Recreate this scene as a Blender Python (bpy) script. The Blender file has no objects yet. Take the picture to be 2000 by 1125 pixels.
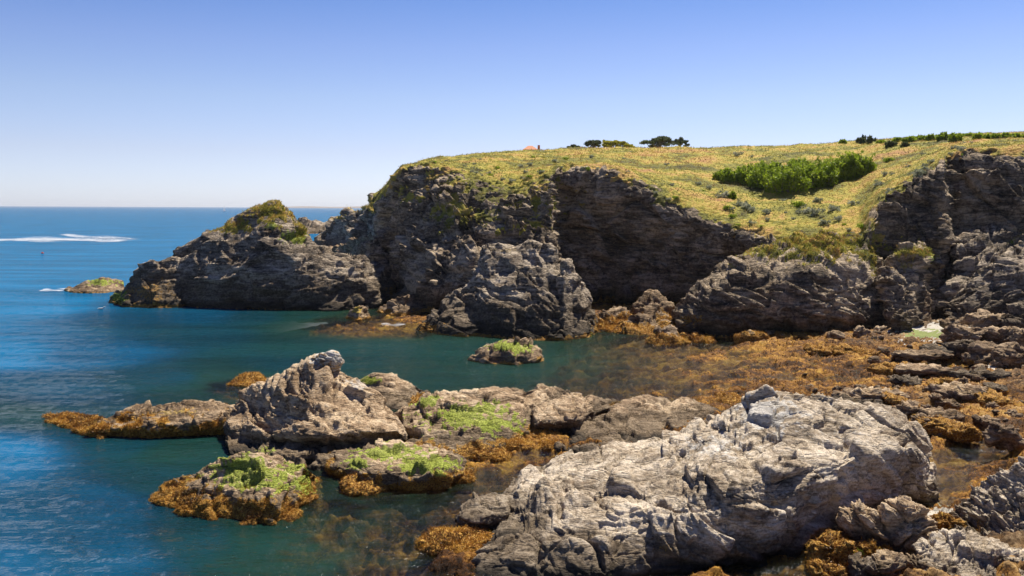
import bpy, bmesh, math, random
import numpy as np
from mathutils import Vector, Matrix

# ------------------------------------------------------------------ camera, sky, sun, exposure
sc = bpy.context.scene
COL = sc.collection
F = 1750.0; CX = 1000.0; CY = 562.5; H = 10.0
PITCH = math.radians(5.11); ROLL = math.radians(0.26)
cp, sp = math.cos(PITCH), math.sin(PITCH)
r0 = np.array([1., 0, 0]); u0 = np.array([0, sp, cp]); fw = np.array([0, cp, -sp])
ri = r0*math.cos(ROLL) + u0*math.sin(ROLL); up = -r0*math.sin(ROLL) + u0*math.cos(ROLL)
cam_d = bpy.data.cameras.new('camera'); cam = bpy.data.objects.new('camera', cam_d); COL.objects.link(cam)
cam_d.sensor_width = 36; cam_d.lens = 36*F/2000; cam_d.clip_start = .5; cam_d.clip_end = 60000
cam.matrix_world = Matrix(((ri[0], up[0], -fw[0], 0), (ri[1], up[1], -fw[1], 0), (ri[2], up[2], -fw[2], H), (0, 0, 0, 1)))
sc.camera = cam
SUN_EL, SUN_AZ = 55.0, 34.0          # azimuth clockwise from the viewing direction
w = bpy.data.worlds.new('World'); sc.world = w; w.use_nodes = True
nt = w.node_tree; bg = nt.nodes['Background']
sky = nt.nodes.new('ShaderNodeTexSky'); sky.sky_type = 'NISHITA'; sky.sun_disc = False
sky.sun_elevation = math.radians(SUN_EL); sky.sun_rotation = math.radians(SUN_AZ)
sky.altitude = 0; sky.air_density = 1.0; sky.dust_density = 0.3; sky.ozone_density = 3.0
# pale lavender horizon to cornflower blue; dome above view darkened to cut ambient light
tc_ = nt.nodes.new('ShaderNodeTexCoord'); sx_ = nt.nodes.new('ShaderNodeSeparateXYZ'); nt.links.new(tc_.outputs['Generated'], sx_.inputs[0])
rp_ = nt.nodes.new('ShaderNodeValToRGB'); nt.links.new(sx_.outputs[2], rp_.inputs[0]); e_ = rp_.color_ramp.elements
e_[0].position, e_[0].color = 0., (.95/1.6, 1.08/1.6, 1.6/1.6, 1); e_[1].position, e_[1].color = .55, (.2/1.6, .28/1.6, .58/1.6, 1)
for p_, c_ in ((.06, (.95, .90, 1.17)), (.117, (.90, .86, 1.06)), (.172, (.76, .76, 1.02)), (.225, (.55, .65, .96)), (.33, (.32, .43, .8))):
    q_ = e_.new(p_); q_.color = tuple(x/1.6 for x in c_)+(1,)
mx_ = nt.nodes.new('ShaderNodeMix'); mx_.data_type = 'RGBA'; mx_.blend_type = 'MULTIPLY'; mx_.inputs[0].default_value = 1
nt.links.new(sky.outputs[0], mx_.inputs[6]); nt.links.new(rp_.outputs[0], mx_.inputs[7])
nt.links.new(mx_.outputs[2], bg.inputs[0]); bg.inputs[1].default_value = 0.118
sd = bpy.data.lights.new('sun', 'SUN'); so = bpy.data.objects.new('sun', sd); COL.objects.link(so)
sd.energy = 5.0; sd.angle = math.radians(.5); sd.color = (1, .93, .81)
sdir = Vector((math.sin(math.radians(SUN_AZ))*math.cos(math.radians(SUN_EL)), math.cos(math.radians(SUN_AZ))*math.cos(math.radians(SUN_EL)), math.sin(math.radians(SUN_EL))))
so.rotation_euler = sdir.to_track_quat('Z', 'Y').to_euler()
sc.view_settings.view_transform = 'Standard'; sc.view_settings.look = 'None'
sc.view_settings.exposure = 0.68; sc.view_settings.gamma = 1; sc.view_settings.use_curve_mapping = False
sc.cycles.sample_clamp_indirect = 5; sc.cycles.sample_clamp_direct = 12
sc.cycles.max_bounces = 6; sc.cycles.diffuse_bounces = 3; sc.cycles.glossy_bounces = 2
sc.cycles.transparent_max_bounces = 8; sc.cycles.caustics_reflective = False; sc.cycles.caustics_refractive = False

# ------------------------------------------------------------------ projection helpers
def P(px, py, D):
    px = np.asarray(px, float); py = np.asarray(py, float)
    d = fw + ((px-CX)/F)[..., None]*ri + ((CY-py)/F)[..., None]*up
    t = np.asarray(D, float)/d[..., 1]
    p = d*t[..., None]; p[..., 2] += H
    return p
def Dz(px, py, z=0.0):
    px = np.asarray(px, float); py = np.asarray(py, float)
    d = fw + ((px-CX)/F)[..., None]*ri + ((CY-py)/F)[..., None]*up
    return (z-H)/d[..., 2]*d[..., 1]
def proj(p):
    q = p - np.array([0, 0, H]); z = q@fw
    z = np.maximum(z, .1)
    return CX + F*(q@ri)/z, CY - F*(q@up)/z

# ------------------------------------------------------------------ noise
RS = np.random.RandomState(7)
_pt = RS.permutation(4096).astype(np.int64)
_gr = RS.normal(size=(4096, 3)); _gr /= np.linalg.norm(_gr, axis=1)[:, None]
_jit = RS.uniform(-.5, .5, (4096, 3)); _off = RS.uniform(-1, 1, 4096)
def _h(i, j, k, s=0):
    return _pt[(_pt[(_pt[(i+s*131) & 4095] + j) & 4095] + k) & 4095]
def gn(p, s=0):
    i = np.floor(p).astype(np.int64); f = p-i
    u = f*f*f*(f*(f*6-15)+10); out = 0
    for dx in (0, 1):
        wx = u[:, 0] if dx else 1-u[:, 0]
        for dy in (0, 1):
            wy = u[:, 1] if dy else 1-u[:, 1]
            for dz in (0, 1):
                wz = u[:, 2] if dz else 1-u[:, 2]
                g = _gr[_h(i[:, 0]+dx, i[:, 1]+dy, i[:, 2]+dz, s)]
                out = out + wx*wy*wz*((f[:, 0]-dx)*g[:, 0]+(f[:, 1]-dy)*g[:, 1]+(f[:, 2]-dz)*g[:, 2])
    return out*1.6
def fbm(p, o=4, s=0, gain=.5, lac=2.03):
    a, t = 1., 0.
    for n in range(o):
        t = t + a*gn(p, s+n); p = p*lac+3.7; a *= gain
    return t
def ridge(p, o=3, s=0):
    a, t = 1., 0.
    for n in range(o):
        t = t + a*(1-2*np.abs(gn(p, s+n))); p = p*2.1+5.1; a *= .5
    return t
def facet(p, s=0, tilt=1.3, off=.5, fw_=.12):
    b = np.floor(p-.5).astype(np.int64)
    best = np.full(len(p), 9e9); sec = best.copy(); val = np.zeros(len(p))
    for dx in (0, 1):
        for dy in (0, 1):
            for dz in (0, 1):
                c = b + np.array([dx, dy, dz]); h = _h(c[:, 0], c[:, 1], c[:, 2], s)
                v = p - (c+.5+_jit[h]*.8); d = (v*v).sum(1)
                m = d < best
                sec = np.where(m, best, np.minimum(sec, d))
                best = np.where(m, d, best)
                val = np.where(m, (v*_gr[h]).sum(1)*tilt + _off[h]*off, val)
    e = np.sqrt(sec)-np.sqrt(best); w_ = np.clip(e/fw_, 0, 1); w_ = w_*w_*(3-2*w_)
    return val*w_, e
def rock_disp(p, amp, cell, dip=0., squash=2., fine=1., seed=0, lowf=1., dip2=0.):
    """angular, bedded relief: slabs stretched along the bedding, cracks between them"""
    a = math.radians(dip); ca, sa = math.cos(a), math.sin(a); b = math.radians(dip2); cb, sb = math.cos(b), math.sin(b)
    q = np.stack([p[:, 0]*ca+p[:, 2]*sa, p[:, 1], -p[:, 0]*sa+p[:, 2]*ca], 1)
    q = np.stack([q[:, 0], q[:, 1]*cb+q[:, 2]*sb, -q[:, 1]*sb+q[:, 2]*cb], 1)
    wv = np.stack([gn(p/cell*.7, seed+20), gn(p/cell*.7, seed+21), gn(p/cell*.7, seed+22)], 1)
    q = q + wv*cell*.35
    q[:, 2] *= squash
    t = 0
    for n, (sz, am) in enumerate(((1., 1.1*lowf), (.45, .46), (.2, .15*fine), (.085, .055*fine))):
        v, e = facet(q/(cell*sz)+n*7.3, seed+n, fw_=(.045, .06, .1, .16)[n])
        t = t + am*v - am*.3*np.exp(-(e/.06)**2)
    t = t + .14*fbm(p/cell*1.1, 4, seed+40) - .07*fine*np.abs(fbm(q/cell*7, 2, seed+50))
    bed = q[:, 2]/(cell*.5) + .6*gn(p/cell, seed+60)
    saw = bed-np.floor(bed)
    t = t + .2*fine*(np.minimum(saw, (1-saw)*6)-.4)*np.clip(.55+gn(p/cell*.8, seed+61)*1.5, .1, 1)
    b2 = q[:, 2]/(cell*.17) + .8*gn(p/cell*1.7, seed+62); s2 = b2-np.floor(b2)
    t = t + .07*fine*(np.minimum(s2, (1-s2)*5)-.4)
    return t*amp

# ------------------------------------------------------------------ mesh helpers
def tag(o, label=None, cat=None, group=None, kind=None):
    if label: o['label'] = label
    if cat: o['category'] = cat
    if group: o['group'] = group
    if kind: o['kind'] = kind
    return o
def link(o, parent=None):
    COL.objects.link(o)
    if parent is not None: o.parent = parent
    return o
def mk(name, v, f, mat, parent=None, origin=None, mask=None, smooth=True, rnd=None, extra=None):
    """v world verts (n,3), f faces (m,3|4); origin = world point of the object's base"""
    v = np.asarray(v, float); f = np.asarray(f, np.int32)
    if parent is not None: origin = np.array(parent.location) if parent.get('_org') is None else np.array(parent['_org'])
    if origin is None: origin = np.zeros(3)
    origin = np.asarray(origin, float)
    me = bpy.data.meshes.new(name); k = f.shape[1]
    me.vertices.add(len(v)); me.vertices.foreach_set('co', (v-origin).astype(np.float32).ravel())
    me.loops.add(len(f)*k); me.loops.foreach_set('vertex_index', f.ravel())
    me.polygons.add(len(f)); me.polygons.foreach_set('loop_start', np.arange(0, len(f)*k, k, dtype=np.int32))
    me.polygons.foreach_set('use_smooth', np.full(len(f), smooth))
    if mask is not None:
        at = me.attributes.new('mask', 'FLOAT_COLOR', 'POINT'); at.data.foreach_set('color', mask.astype(np.float32).ravel())
    if rnd is not None:
        at = me.attributes.new('rnd', 'FLOAT', 'POINT'); at.data.foreach_set('value', rnd.astype(np.float32))
    if extra:
        for kx, vx in extra.items():
            at = me.attributes.new(kx, 'FLOAT', 'POINT'); at.data.foreach_set('value', vx.astype(np.float32))
    me.update(); me.validate()
    me.materials.append(mat)
    o = bpy.data.objects.new(name, me)
    if parent is None: o.location = origin
    link(o, parent)
    return o
def grid_faces(nr, nc):
    a = np.arange(nr*nc).reshape(nr, nc)
    return np.stack([a[:-1, :-1], a[:-1, 1:], a[1:, 1:], a[1:, :-1]], -1).reshape(-1, 4)
def grid_normals(g):
    du = np.gradient(g, axis=1); dv = np.gradient(g, axis=0)
    n = np.cross(du, dv); l = np.linalg.norm(n, axis=2, keepdims=True)
    return n/np.maximum(l, 1e-9)
def blur(g, it=1, axes=(0, 1)):
    for _ in range(it):
        for ax in axes:
            p = np.pad(g, [(1, 1) if a == ax else (0, 0) for a in range(g.ndim)], mode='edge')
            sl = lambda s: tuple(s if a == ax else slice(None) for a in range(g.ndim))
            g = (p[sl(slice(0, -2))]+2*p[sl(slice(1, -1))]+p[sl(slice(2, None))])/4
    return g
def catmull(rows, t):
    """rows (R,...) samples at 0..R-1, evaluated at t"""
    R = len(rows); i = np.clip(np.floor(t).astype(int), 0, R-2); f = (t-i)
    f = f.reshape((-1,)+(1,)*(rows.ndim-1))
    p1, p2 = rows[i], rows[i+1]
    p0 = rows[np.maximum(i-1, 0)]; p3 = rows[np.minimum(i+2, R-1)]
    m1 = (p2-p0)/2*.8; m2 = (p3-p1)/2*.8
    return (2*f**3-3*f**2+1)*p1 + (f**3-2*f**2+f)*m1 + (-2*f**3+3*f**2)*p2 + (f**3-f**2)*m2
def line_pts(line, u):
    """line [(px,py,D)], resampled over px"""
    a = np.array(line, float); x = a[:, 0]; xs = x[0]+(x[-1]-x[0])*u
    return np.stack([xs, np.interp(xs, x, a[:, 1]), np.interp(xs, x, a[:, 2])], 1)

def patch_mask(v, patches, zweed, seed, sc_=1.0):
    """stains: R green algae, G brown weed, B grass, A pale bleaching"""
    px, py = proj(v); m = np.zeros((len(v), 4))
    nz = fbm(v*1.1*sc_, 4, seed+70)
    nz2 = fbm(v*4.0*sc_, 2, seed+74)
    ch = {'g': 0, 'w': 1, 'y': 2, 'l': 3}
    for k, cx, cy, rx, ry, st in patches:
        r = np.sqrt(((px-cx)/rx)**2+((py-cy)/ry)**2)
        m[:, ch[k]] = np.maximum(m[:, ch[k]], np.clip((1.05-r+nz*.6+nz2*.75)*1.6, 0, 1)*st)
    if zweed is not None:
        t = np.clip((zweed+nz*.6*abs(zweed)+nz2*.15-v[:, 2])/(.25+.3*abs(zweed)), 0, 1)
        m[:, 1] = np.maximum(m[:, 1], t)
    return m

# ------------------------------------------------------------------ materials
def new_mat(name):
    m = bpy.data.materials.new(name); m.use_nodes = True; t = m.node_tree
    b = t.nodes['Principled BSDF']; b.inputs['Roughness'].default_value = .9
    b.inputs['Specular IOR Level'].default_value = .25
    return m, t, b
class NT:
    def __init__(s, t): s.t = t
    def n(s, typ, **k):
        x = s.t.nodes.new(typ)
        for a, v in k.items(): setattr(x, a, v)
        return x
    def l(s, a, b): s.t.links.new(a, b)
    def pos(s): return s.n('ShaderNodeNewGeometry').outputs['Position']
    def map(s, vec, scale=(1, 1, 1), rot=(0, 0, 0)):
        m = s.n('ShaderNodeMapping'); m.inputs['Scale'].default_value = scale; m.inputs['Rotation'].default_value = rot
        s.l(vec, m.inputs[0]); return m.outputs[0]
    def noise(s, vec, scale, detail=6, rough=.6, dist=0):
        m = s.n('ShaderNodeTexNoise'); m.inputs['Scale'].default_value = scale; m.inputs['Detail'].default_value = detail
        m.inputs['Roughness'].default_value = rough; m.inputs['Distortion'].default_value = dist
        s.l(vec, m.inputs['Vector']); return m.outputs[0]
    def ramp(s, fac, stops, interp='LINEAR'):
        r = s.n('ShaderNodeValToRGB'); r.color_ramp.interpolation = interp; e = r.color_ramp.elements
        e[0].position, e[0].color = stops[0][0], tuple(stops[0][1])+(1,)
        e[1].position, e[1].color = stops[-1][0], tuple(stops[-1][1])+(1,)
        for p, c in stops[1:-1]:
            q = e.new(p); q.color = tuple(c)+(1,)
        s.l(fac, r.inputs[0]); return r.outputs[0]
    def mix(s, fac, a, b, mode='MIX'):
        m = s.n('ShaderNodeMix', data_type='RGBA', blend_type=mode)
        for inp, v in ((m.inputs[0], fac), (m.inputs[6], a), (m.inputs[7], b)):
            if hasattr(v, 'default_value') or hasattr(v, 'is_linked'): s.l(v, inp)
            else: inp.default_value = v if isinstance(v, (int, float)) else tuple(v)+(1,)
        return m.outputs[2]
    def math(s, op, a, b=0., c=None, clamp=False):
        m = s.n('ShaderNodeMath', operation=op, use_clamp=clamp)
        for i, v in enumerate((a, b) if c is None else (a, b, c)):
            if isinstance(v, (int, float)): m.inputs[i].default_value = v
            else: s.l(v, m.inputs[i])
        return m.outputs[0]
    def attr(s, name):
        return s.n('ShaderNodeAttribute', attribute_name=name)
    def bump(s, h, strength, dist, prev=None):
        b = s.n('ShaderNodeBump'); b.inputs['Strength'].default_value = strength; b.inputs['Distance'].default_value = dist
        s.l(h, b.inputs['Height'])
        if prev is not None: s.l(prev, b.inputs['Normal'])
        return b.outputs[0]
def g3(v): return (v, v, v)
def rock_mat(name, dark, mid, light, dip=0, scale=1., bd=.06, zone=None, grass=False):
    m, t, b = new_mat(name); N = NT(t); pos = N.pos()
    rd = math.radians(dip)
    bed = N.map(pos, (.55*scale, .9*scale, 3.2*scale), (0, rd, 0))
    n1 = N.noise(pos, .35*scale, 5, .6, .5)
    n2 = N.noise(bed, 1.3, 9, .68, .8)
    n3 = N.noise(pos, 6*scale, 5, .7)
    v = N.math('ADD', N.math('MULTIPLY', n1, .35), N.math('ADD', N.math('MULTIPLY', n2, .45), N.math('MULTIPLY', n3, .2)))
    col = N.ramp(v, [(.40, dark), (.485, mid), (.565, light)])
    sp_ = N.ramp(N.noise(pos, 9*scale, 5, .8), [(.38, g3(0)), (.47, g3(1))])
    col = N.mix(N.math('SUBTRACT', .6, N.math('MULTIPLY', sp_, .6)), col, tuple(c*.7 for c in dark))
    # pale quartz veins and dark lichen blotches
    vn = N.noise(bed, .8, 4, .5, 1.5)
    vein = N.math('LESS_THAN', N.math('ABSOLUTE', N.math('SUBTRACT', vn, .5)), .006)
    col = N.mix(N.math('MULTIPLY', vein, .35), col, tuple(min(1, c*1.5) for c in light))
    lic = N.ramp(N.noise(pos, 1.7*scale, 6, .75), [(.56, g3(0)), (.64, g3(1))])
    col = N.mix(N.math('MULTIPLY', lic, .55), col, tuple(c*.45 for c in dark))
    rust = N.ramp(N.noise(pos, .8*scale, 5, .7, .6), [(.54, g3(0)), (.68, g3(1))])
    col = N.mix(N.math('MULTIPLY', rust, .35), col, (.24, .14, .06))
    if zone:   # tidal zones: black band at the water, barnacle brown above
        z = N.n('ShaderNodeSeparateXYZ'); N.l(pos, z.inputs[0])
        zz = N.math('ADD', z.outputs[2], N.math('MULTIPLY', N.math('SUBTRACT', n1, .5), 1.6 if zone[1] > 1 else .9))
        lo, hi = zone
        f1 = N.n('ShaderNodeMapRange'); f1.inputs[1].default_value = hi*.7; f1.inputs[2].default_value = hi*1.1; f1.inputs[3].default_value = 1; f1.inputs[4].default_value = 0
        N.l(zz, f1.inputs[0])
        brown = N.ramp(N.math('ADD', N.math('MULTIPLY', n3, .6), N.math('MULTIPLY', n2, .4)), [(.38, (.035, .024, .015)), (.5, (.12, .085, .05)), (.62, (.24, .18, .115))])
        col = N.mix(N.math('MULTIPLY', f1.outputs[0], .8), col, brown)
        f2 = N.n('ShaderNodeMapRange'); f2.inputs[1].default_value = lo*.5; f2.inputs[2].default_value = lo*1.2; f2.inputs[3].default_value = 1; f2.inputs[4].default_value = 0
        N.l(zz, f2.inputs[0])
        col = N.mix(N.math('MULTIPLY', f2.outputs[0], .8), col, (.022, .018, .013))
    a = N.attr('mask'); s = N.n('ShaderNodeSeparateColor'); N.l(a.outputs['Color'], s.inputs[0])
    fine = N.noise(pos, 11*scale, 4, .7)
    weed = N.ramp(fine, [(.36, (.06, .025, .006)), (.46, (.22, .10, .018)), (.54, (.42, .22, .038)), (.64, (.56, .36, .09))])
    green = N.ramp(fine, [(.36, (.08, .09, .012)), (.48, (.26, .33, .03)), (.62, (.48, .54, .10))])
    ch_g = N.math('ADD', s.outputs[0], N.math('MULTIPLY', N.math('SUBTRACT', N.noise(pos, 2.6*scale, 5, .7), .5), 1.1))
    def edge(ch, k=.9):
        return N.ramp(N.math('ADD', ch, N.math('MULTIPLY', N.math('SUBTRACT', fine, .5), k)), [(.38, g3(0)), (.6, g3(1))])
    pale = N.ramp(n2, [(.38, (.22, .2, .18)), (.47, (.52, .49, .44)), (.6, (.72, .70, .65))])
    col = N.mix(N.math('MULTIPLY', edge(a.outputs['Alpha'], 1.4), .75), col, pale)
    if grass:
        gn_ = N.noise(pos, .16, 5, .65, .4); gf = N.noise(pos, 2.2, 6, .75)
        gg = N.math('ADD', N.math('MULTIPLY', gn_, .72), N.math('MULTIPLY', gf, .28))
        gc = N.ramp(gg, [(.38, (.09, .08, .022)), (.45, (.22, .21, .035)), (.50, (.42, .36, .055)), (.55, (.54, .36, .09)), (.63, (.44, .23, .09))])
    else:
        gc = N.ramp(fine, [(.36, (.12, .09, .02)), (.48, (.40, .29, .05)), (.62, (.60, .40, .08))])
    col = N.mix(edge(s.outputs[2], .7), col, gc)
    col = N.mix(edge(s.outputs[1]), col, weed)
    col = N.mix(N.math('MULTIPLY', edge(ch_g), .85), col, green)
    N.l(col, b.inputs['Base Color'])
    fine2 = N.noise(bed, 7, 6, .75)
    hsum = N.math('ADD', N.math('MULTIPLY', n2, 1.), N.math('ADD', N.math('MULTIPLY', n3, .35), N.math('MULTIPLY', fine2, .3)))
    crk = N.n('ShaderNodeTexVoronoi', feature='DISTANCE_TO_EDGE'); crk.inputs['Scale'].default_value = .9
    dst = N.n('ShaderNodeMix', data_type='VECTOR'); dst.inputs[0].default_value = .25
    nn = N.n('ShaderNodeTexNoise'); nn.inputs['Scale'].default_value = 2.; N.l(bed, nn.inputs['Vector'])
    N.l(bed, dst.inputs[4]); N.l(nn.outputs[1], dst.inputs[5]); N.l(dst.outputs[1], crk.inputs['Vector'])
    ck = N.ramp(crk.outputs[0], [(.0, g3(0)), (.05, g3(1))])
    hsum = N.math('ADD', hsum, N.math('MULTIPLY', ck, .25))
    N.l(N.bump(hsum, .95, bd/scale*1.8), b.inputs['Normal'])
    return m
M = {}
M['fore'] = rock_mat('pale_barnacled_rock', (.075, .052, .034), (.40, .315, .22), (.72, .61, .47), dip=-25, scale=1.6, bd=.11, zone=(.25, .8))  # zone colours in brown weed low down and deepens the boulder's underside shade
M['tan'] = rock_mat('tan_tidal_rock', (.06, .035, .018), (.37, .25, .145), (.68, .52, .34), dip=-12, scale=1.5, bd=.13, zone=(.22, .75))
M['stack'] = rock_mat('grey_stack_rock', (.022, .017, .013), (.17, .13, .092), (.60, .49, .36), dip=18, scale=.8, bd=.17, zone=(.8, 3.0))
M['cliff'] = rock_mat('cliff_rock_and_grass', (.026, .019, .013), (.20, .148, .095), (.64, .50, .34), dip=-30, scale=.6, bd=.16, zone=(.8, 2.0), grass=True)
M['brown'] = rock_mat('brown_shore_rock', (.035, .021, .012), (.17, .11, .06), (.44, .32, .20), dip=-8, scale=1.1, bd=.08)
def shore_mat():
    m, t, b = new_mat('weed_covered_shore'); N = NT(t); pos = N.pos()
    n1 = N.noise(N.map(pos, (.6, 1, 1)), .35, 5, .6, .6); n3 = N.noise(pos, 7, 5, .75); n2 = N.noise(pos, 1.6, 7, .7)
    v = N.math('ADD', N.math('MULTIPLY', n1, .35), N.math('ADD', N.math('MULTIPLY', n2, .35), N.math('MULTIPLY', n3, .3)))
    col = N.ramp(v, [(.42, (.018, .008, .003)), (.475, (.08, .032, .008)), (.52, (.22, .10, .018)), (.57, (.38, .20, .03)), (.64, (.50, .32, .08))])
    z = N.n('ShaderNodeSeparateXYZ'); N.l(pos, z.inputs[0])
    zz = N.math('ADD', z.outputs[2], N.math('MULTIPLY', N.math('SUBTRACT', n2, .5), .8))
    def rng(a_, b_):
        f = N.n('ShaderNodeMapRange'); f.inputs[1].default_value = a_; f.inputs[2].default_value = b_; N.l(zz, f.inputs[0]); return f.outputs[0]
    grey = N.ramp(v, [(.42, (.03, .018, .01)), (.5, (.17, .105, .05)), (.6, (.42, .31, .18))])
    col = N.mix(rng(.45, 1.15), col, grey)
    deep = N.ramp(n1, [(.42, (.05, .035, .015)), (.5, (.2, .12, .04)), (.58, (.34, .24, .09))])
    col = N.mix(rng(-1.4, -2.6), col, deep)
    a = N.attr('mask'); s = N.n('ShaderNodeSeparateColor'); N.l(a.outputs['Color'], s.inputs[0])
    e = lambda ch: N.ramp(N.math('ADD', ch, N.math('MULTIPLY', N.math('SUBTRACT', n3, .5), .8)), [(.4, g3(0)), (.55, g3(1))])
    col = N.mix(e(a.outputs['Alpha']), col, N.ramp(n3, [(.3, (.42, .39, .33)), (.7, (.54, .50, .43))]))
    col = N.mix(e(s.outputs[0]), col, (.2, .23, .07))
    N.l(col, b.inputs['Base Color']); b.inputs['Roughness'].default_value = .8; b.inputs['Specular IOR Level'].default_value = .12
    N.l(N.bump(N.math('ADD', n2, N.math('MULTIPLY', n3, .5)), .9, .09), b.inputs['Normal'])
    return m
M['shore'] = shore_mat()
def water_mat():
    m = bpy.data.materials.new('clear_sea_water'); m.use_nodes = True; t = m.node_tree
    t.nodes.remove(t.nodes['Principled BSDF']); N = NT(t); out = t.nodes['Material Output']; pos = N.pos()
    dep = N.attr('depth').outputs['Fac']
    n1 = N.noise(N.map(pos, (.7, 1.2, 1), (0, 0, .3)), 1.1, 4, .55, .3)
    n2 = N.noise(N.map(pos, (.8, 1.2, 1), (0, 0, -.2)), 2.8, 4, .6)
    n0 = N.noise(N.map(pos, (.25, 1, 1), (0, 0, .1)), .16, 4, .6)
    h = N.math('ADD', N.math('MULTIPLY', n1, 1.), N.math('MULTIPLY', n2, .42))
    bstr = N.n('ShaderNodeMapRange'); bstr.inputs[1].default_value = .2; bstr.inputs[2].default_value = 13.0; bstr.inputs[3].default_value = 1.15; bstr.inputs[4].default_value = 2.6
    N.l(dep, bstr.inputs[0])
    bmp = N.n('ShaderNodeBump'); bmp.inputs['Distance'].default_value = .3; N.l(h, bmp.inputs['Height']); N.l(bstr.outputs[0], bmp.inputs['Strength'])
    bumpn = N.bump(n0, .35, .5, bmp.outputs[0])
    body = N.ramp(N.math('MULTIPLY', dep, .1), [(.0, (.02, .025, .012)), (.14, (.012, .038, .024)), (.30, (.006, .032, .029)), (.45, (.003, .033, .055)), (.75, (.003, .066, .145)), (1., (.004, .11, .24))])
    gust = N.ramp(n0, [(.4, g3(.8)), (.6, g3(1.2))])
    body = N.mix(1., body, gust, 'MULTIPLY')
    dif = N.n('ShaderNodeBsdfDiffuse'); N.l(body, dif.inputs[0])
    tr = N.n('ShaderNodeBsdfTransparent'); tr.inputs[0].default_value = (.88, .93, .84, 1)
    dpos = N.math('MAXIMUM', dep, 0.)
    opq = N.math('SUBTRACT', 1., N.math('POWER', 2.718, N.math('MULTIPLY', N.math('ADD', N.math('MULTIPLY', dpos, .4), N.math('MULTIPLY', N.math('MULTIPLY', dpos, dpos), .35)), -1.)))
    mx = N.n('ShaderNodeMixShader'); N.l(opq, mx.inputs[0]); N.l(tr.outputs[0], mx.inputs[1]); N.l(dif.outputs[0], mx.inputs[2])
    gl = N.n('ShaderNodeBsdfGlossy'); gl.inputs['Roughness'].default_value = .06; N.l(bumpn, gl.inputs['Normal'])
    fr = N.n('ShaderNodeFresnel'); fr.inputs['IOR'].default_value = 1.33; N.l(bumpn, fr.inputs['Normal'])
    fac = N.math('MINIMUM', fr.outputs[0], .40)
    m2 = N.n('ShaderNodeMixShader'); N.l(fac, m2.inputs[0]); N.l(mx.outputs[0], m2.inputs[1]); N.l(gl.outputs[0], m2.inputs[2])
    N.l(m2.outputs[0], out.inputs[0])
    return m
M['water'] = water_mat()
def rnd_mat(name, stops, rough=.8, transl=0.):
    m, t, b = new_mat(name); N = NT(t)
    n = N.noise(N.pos(), .5, 4, .6)
    f = N.math('ADD', N.math('MULTIPLY', N.attr('rnd').outputs['Fac'], .75), N.math('MULTIPLY', n, .25))
    col = N.ramp(f, stops); N.l(col, b.inputs['Base Color']); b.inputs['Roughness'].default_value = rough
    if transl:
        tn = N.n('ShaderNodeBsdfTranslucent'); N.l(col, tn.inputs[0]); mx = N.n('ShaderNodeMixShader'); mx.inputs[0].default_value = transl
        N.l(b.outputs[0], mx.inputs[1]); N.l(tn.outputs[0], mx.inputs[2]); N.l(mx.outputs[0], t.nodes['Material Output'].inputs[0])
    return m
M['weed'] = rnd_mat('brown_seaweed', [(.08, (.05, .018, .005)), (.3, (.17, .07, .014)), (.55, (.42, .20, .03)), (.8, (.58, .34, .06)), (.97, (.66, .48, .14))], .5, .3)
M['moss'] = rnd_mat('green_algae', [(.1, (.12, .13, .015)), (.5, (.34, .38, .04)), (.9, (.56, .58, .13))], .6, .2)
M['grass'] = rnd_mat('dry_clifftop_grass', [(.12, (.08, .085, .018)), (.3, (.24, .24, .035)), (.5, (.42, .39, .065)), (.66, (.54, .37, .09)), (.88, (.36, .2, .09))], .8, .25)
M['leaf'] = rnd_mat('bright_green_foliage', [(.1, (.07, .09, .012)), (.4, (.22, .31, .02)), (.9, (.42, .5, .045))], .6, .42)
M['leaf_dark'] = rnd_mat('dark_evergreen_foliage', [(.1, (.04, .05, .02)), (.5, (.10, .125, .05)), (.9, (.2, .22, .09))], .7, .35)
M['leaf_yellow'] = rnd_mat('yellow_green_foliage', [(.1, (.12, .12, .015)), (.5, (.38, .36, .03)), (.9, (.55, .5, .06))], .7, .45)
M['leaf_grey'] = rnd_mat('grey_green_foliage', [(.1, (.12, .13, .075)), (.5, (.34, .36, .24)), (.9, (.62, .6, .46))], .8, .3)
def plain(name, c, rough=.6, c2=None, sc_=3.):
    m, t, b = new_mat(name); N = NT(t)
    col = N.ramp(N.noise(N.pos(), sc_, 4), [(.35, c2 or tuple(x*.7 for x in c)), (.65, c)])
    N.l(col, b.inputs['Base Color']); b.inputs['Roughness'].default_value = rough; return m
M['bark'] = plain('grey_bark', (.2, .17, .13), .9)
M['tile'] = plain('orange_roof_tile', (.62, .27, .14), .8)
M['plaster'] = plain('cream_plaster', (.7, .62, .52), .8)
M['white'] = plain('white_paint', (.8, .8, .8), .4, (.72, .72, .74))
M['sail'] = rnd_mat('white_sailcloth', [(.0, (.8, .8, .8)), (.5, (.85, .85, .85)), (1., (.85, .85, .85))], .6, .6)
M['red'] = plain('red_plastic', (.7, .05, .03), .4)
M['feather'] = plain('white_feathers', (.8, .8, .78), .7)
def foam_mat():
    m, t, b = new_mat('sea_foam'); N = NT(t)
    b.inputs['Base Color'].default_value = (.8, .82, .84, 1); pos = N.pos()
    n = N.noise(N.map(pos, (.12, .6, 1)), 1.0, 8, .72, .6)
    f = N.math('ADD', N.attr('rnd').outputs['Fac'], N.math('MULTIPLY', N.math('SUBTRACT', n, .5), 2.4))
    fac = N.ramp(f, [(.42, g3(0)), (.95, g3(.75))])
    tr = N.n('ShaderNodeBsdfTransparent'); mx = N.n('ShaderNodeMixShader'); N.l(fac, mx.inputs[0])
    N.l(tr.outputs[0], mx.inputs[1]); N.l(b.outputs[0], mx.inputs[2]); N.l(mx.outputs[0], t.nodes['Material Output'].inputs[0])
    return m
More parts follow.
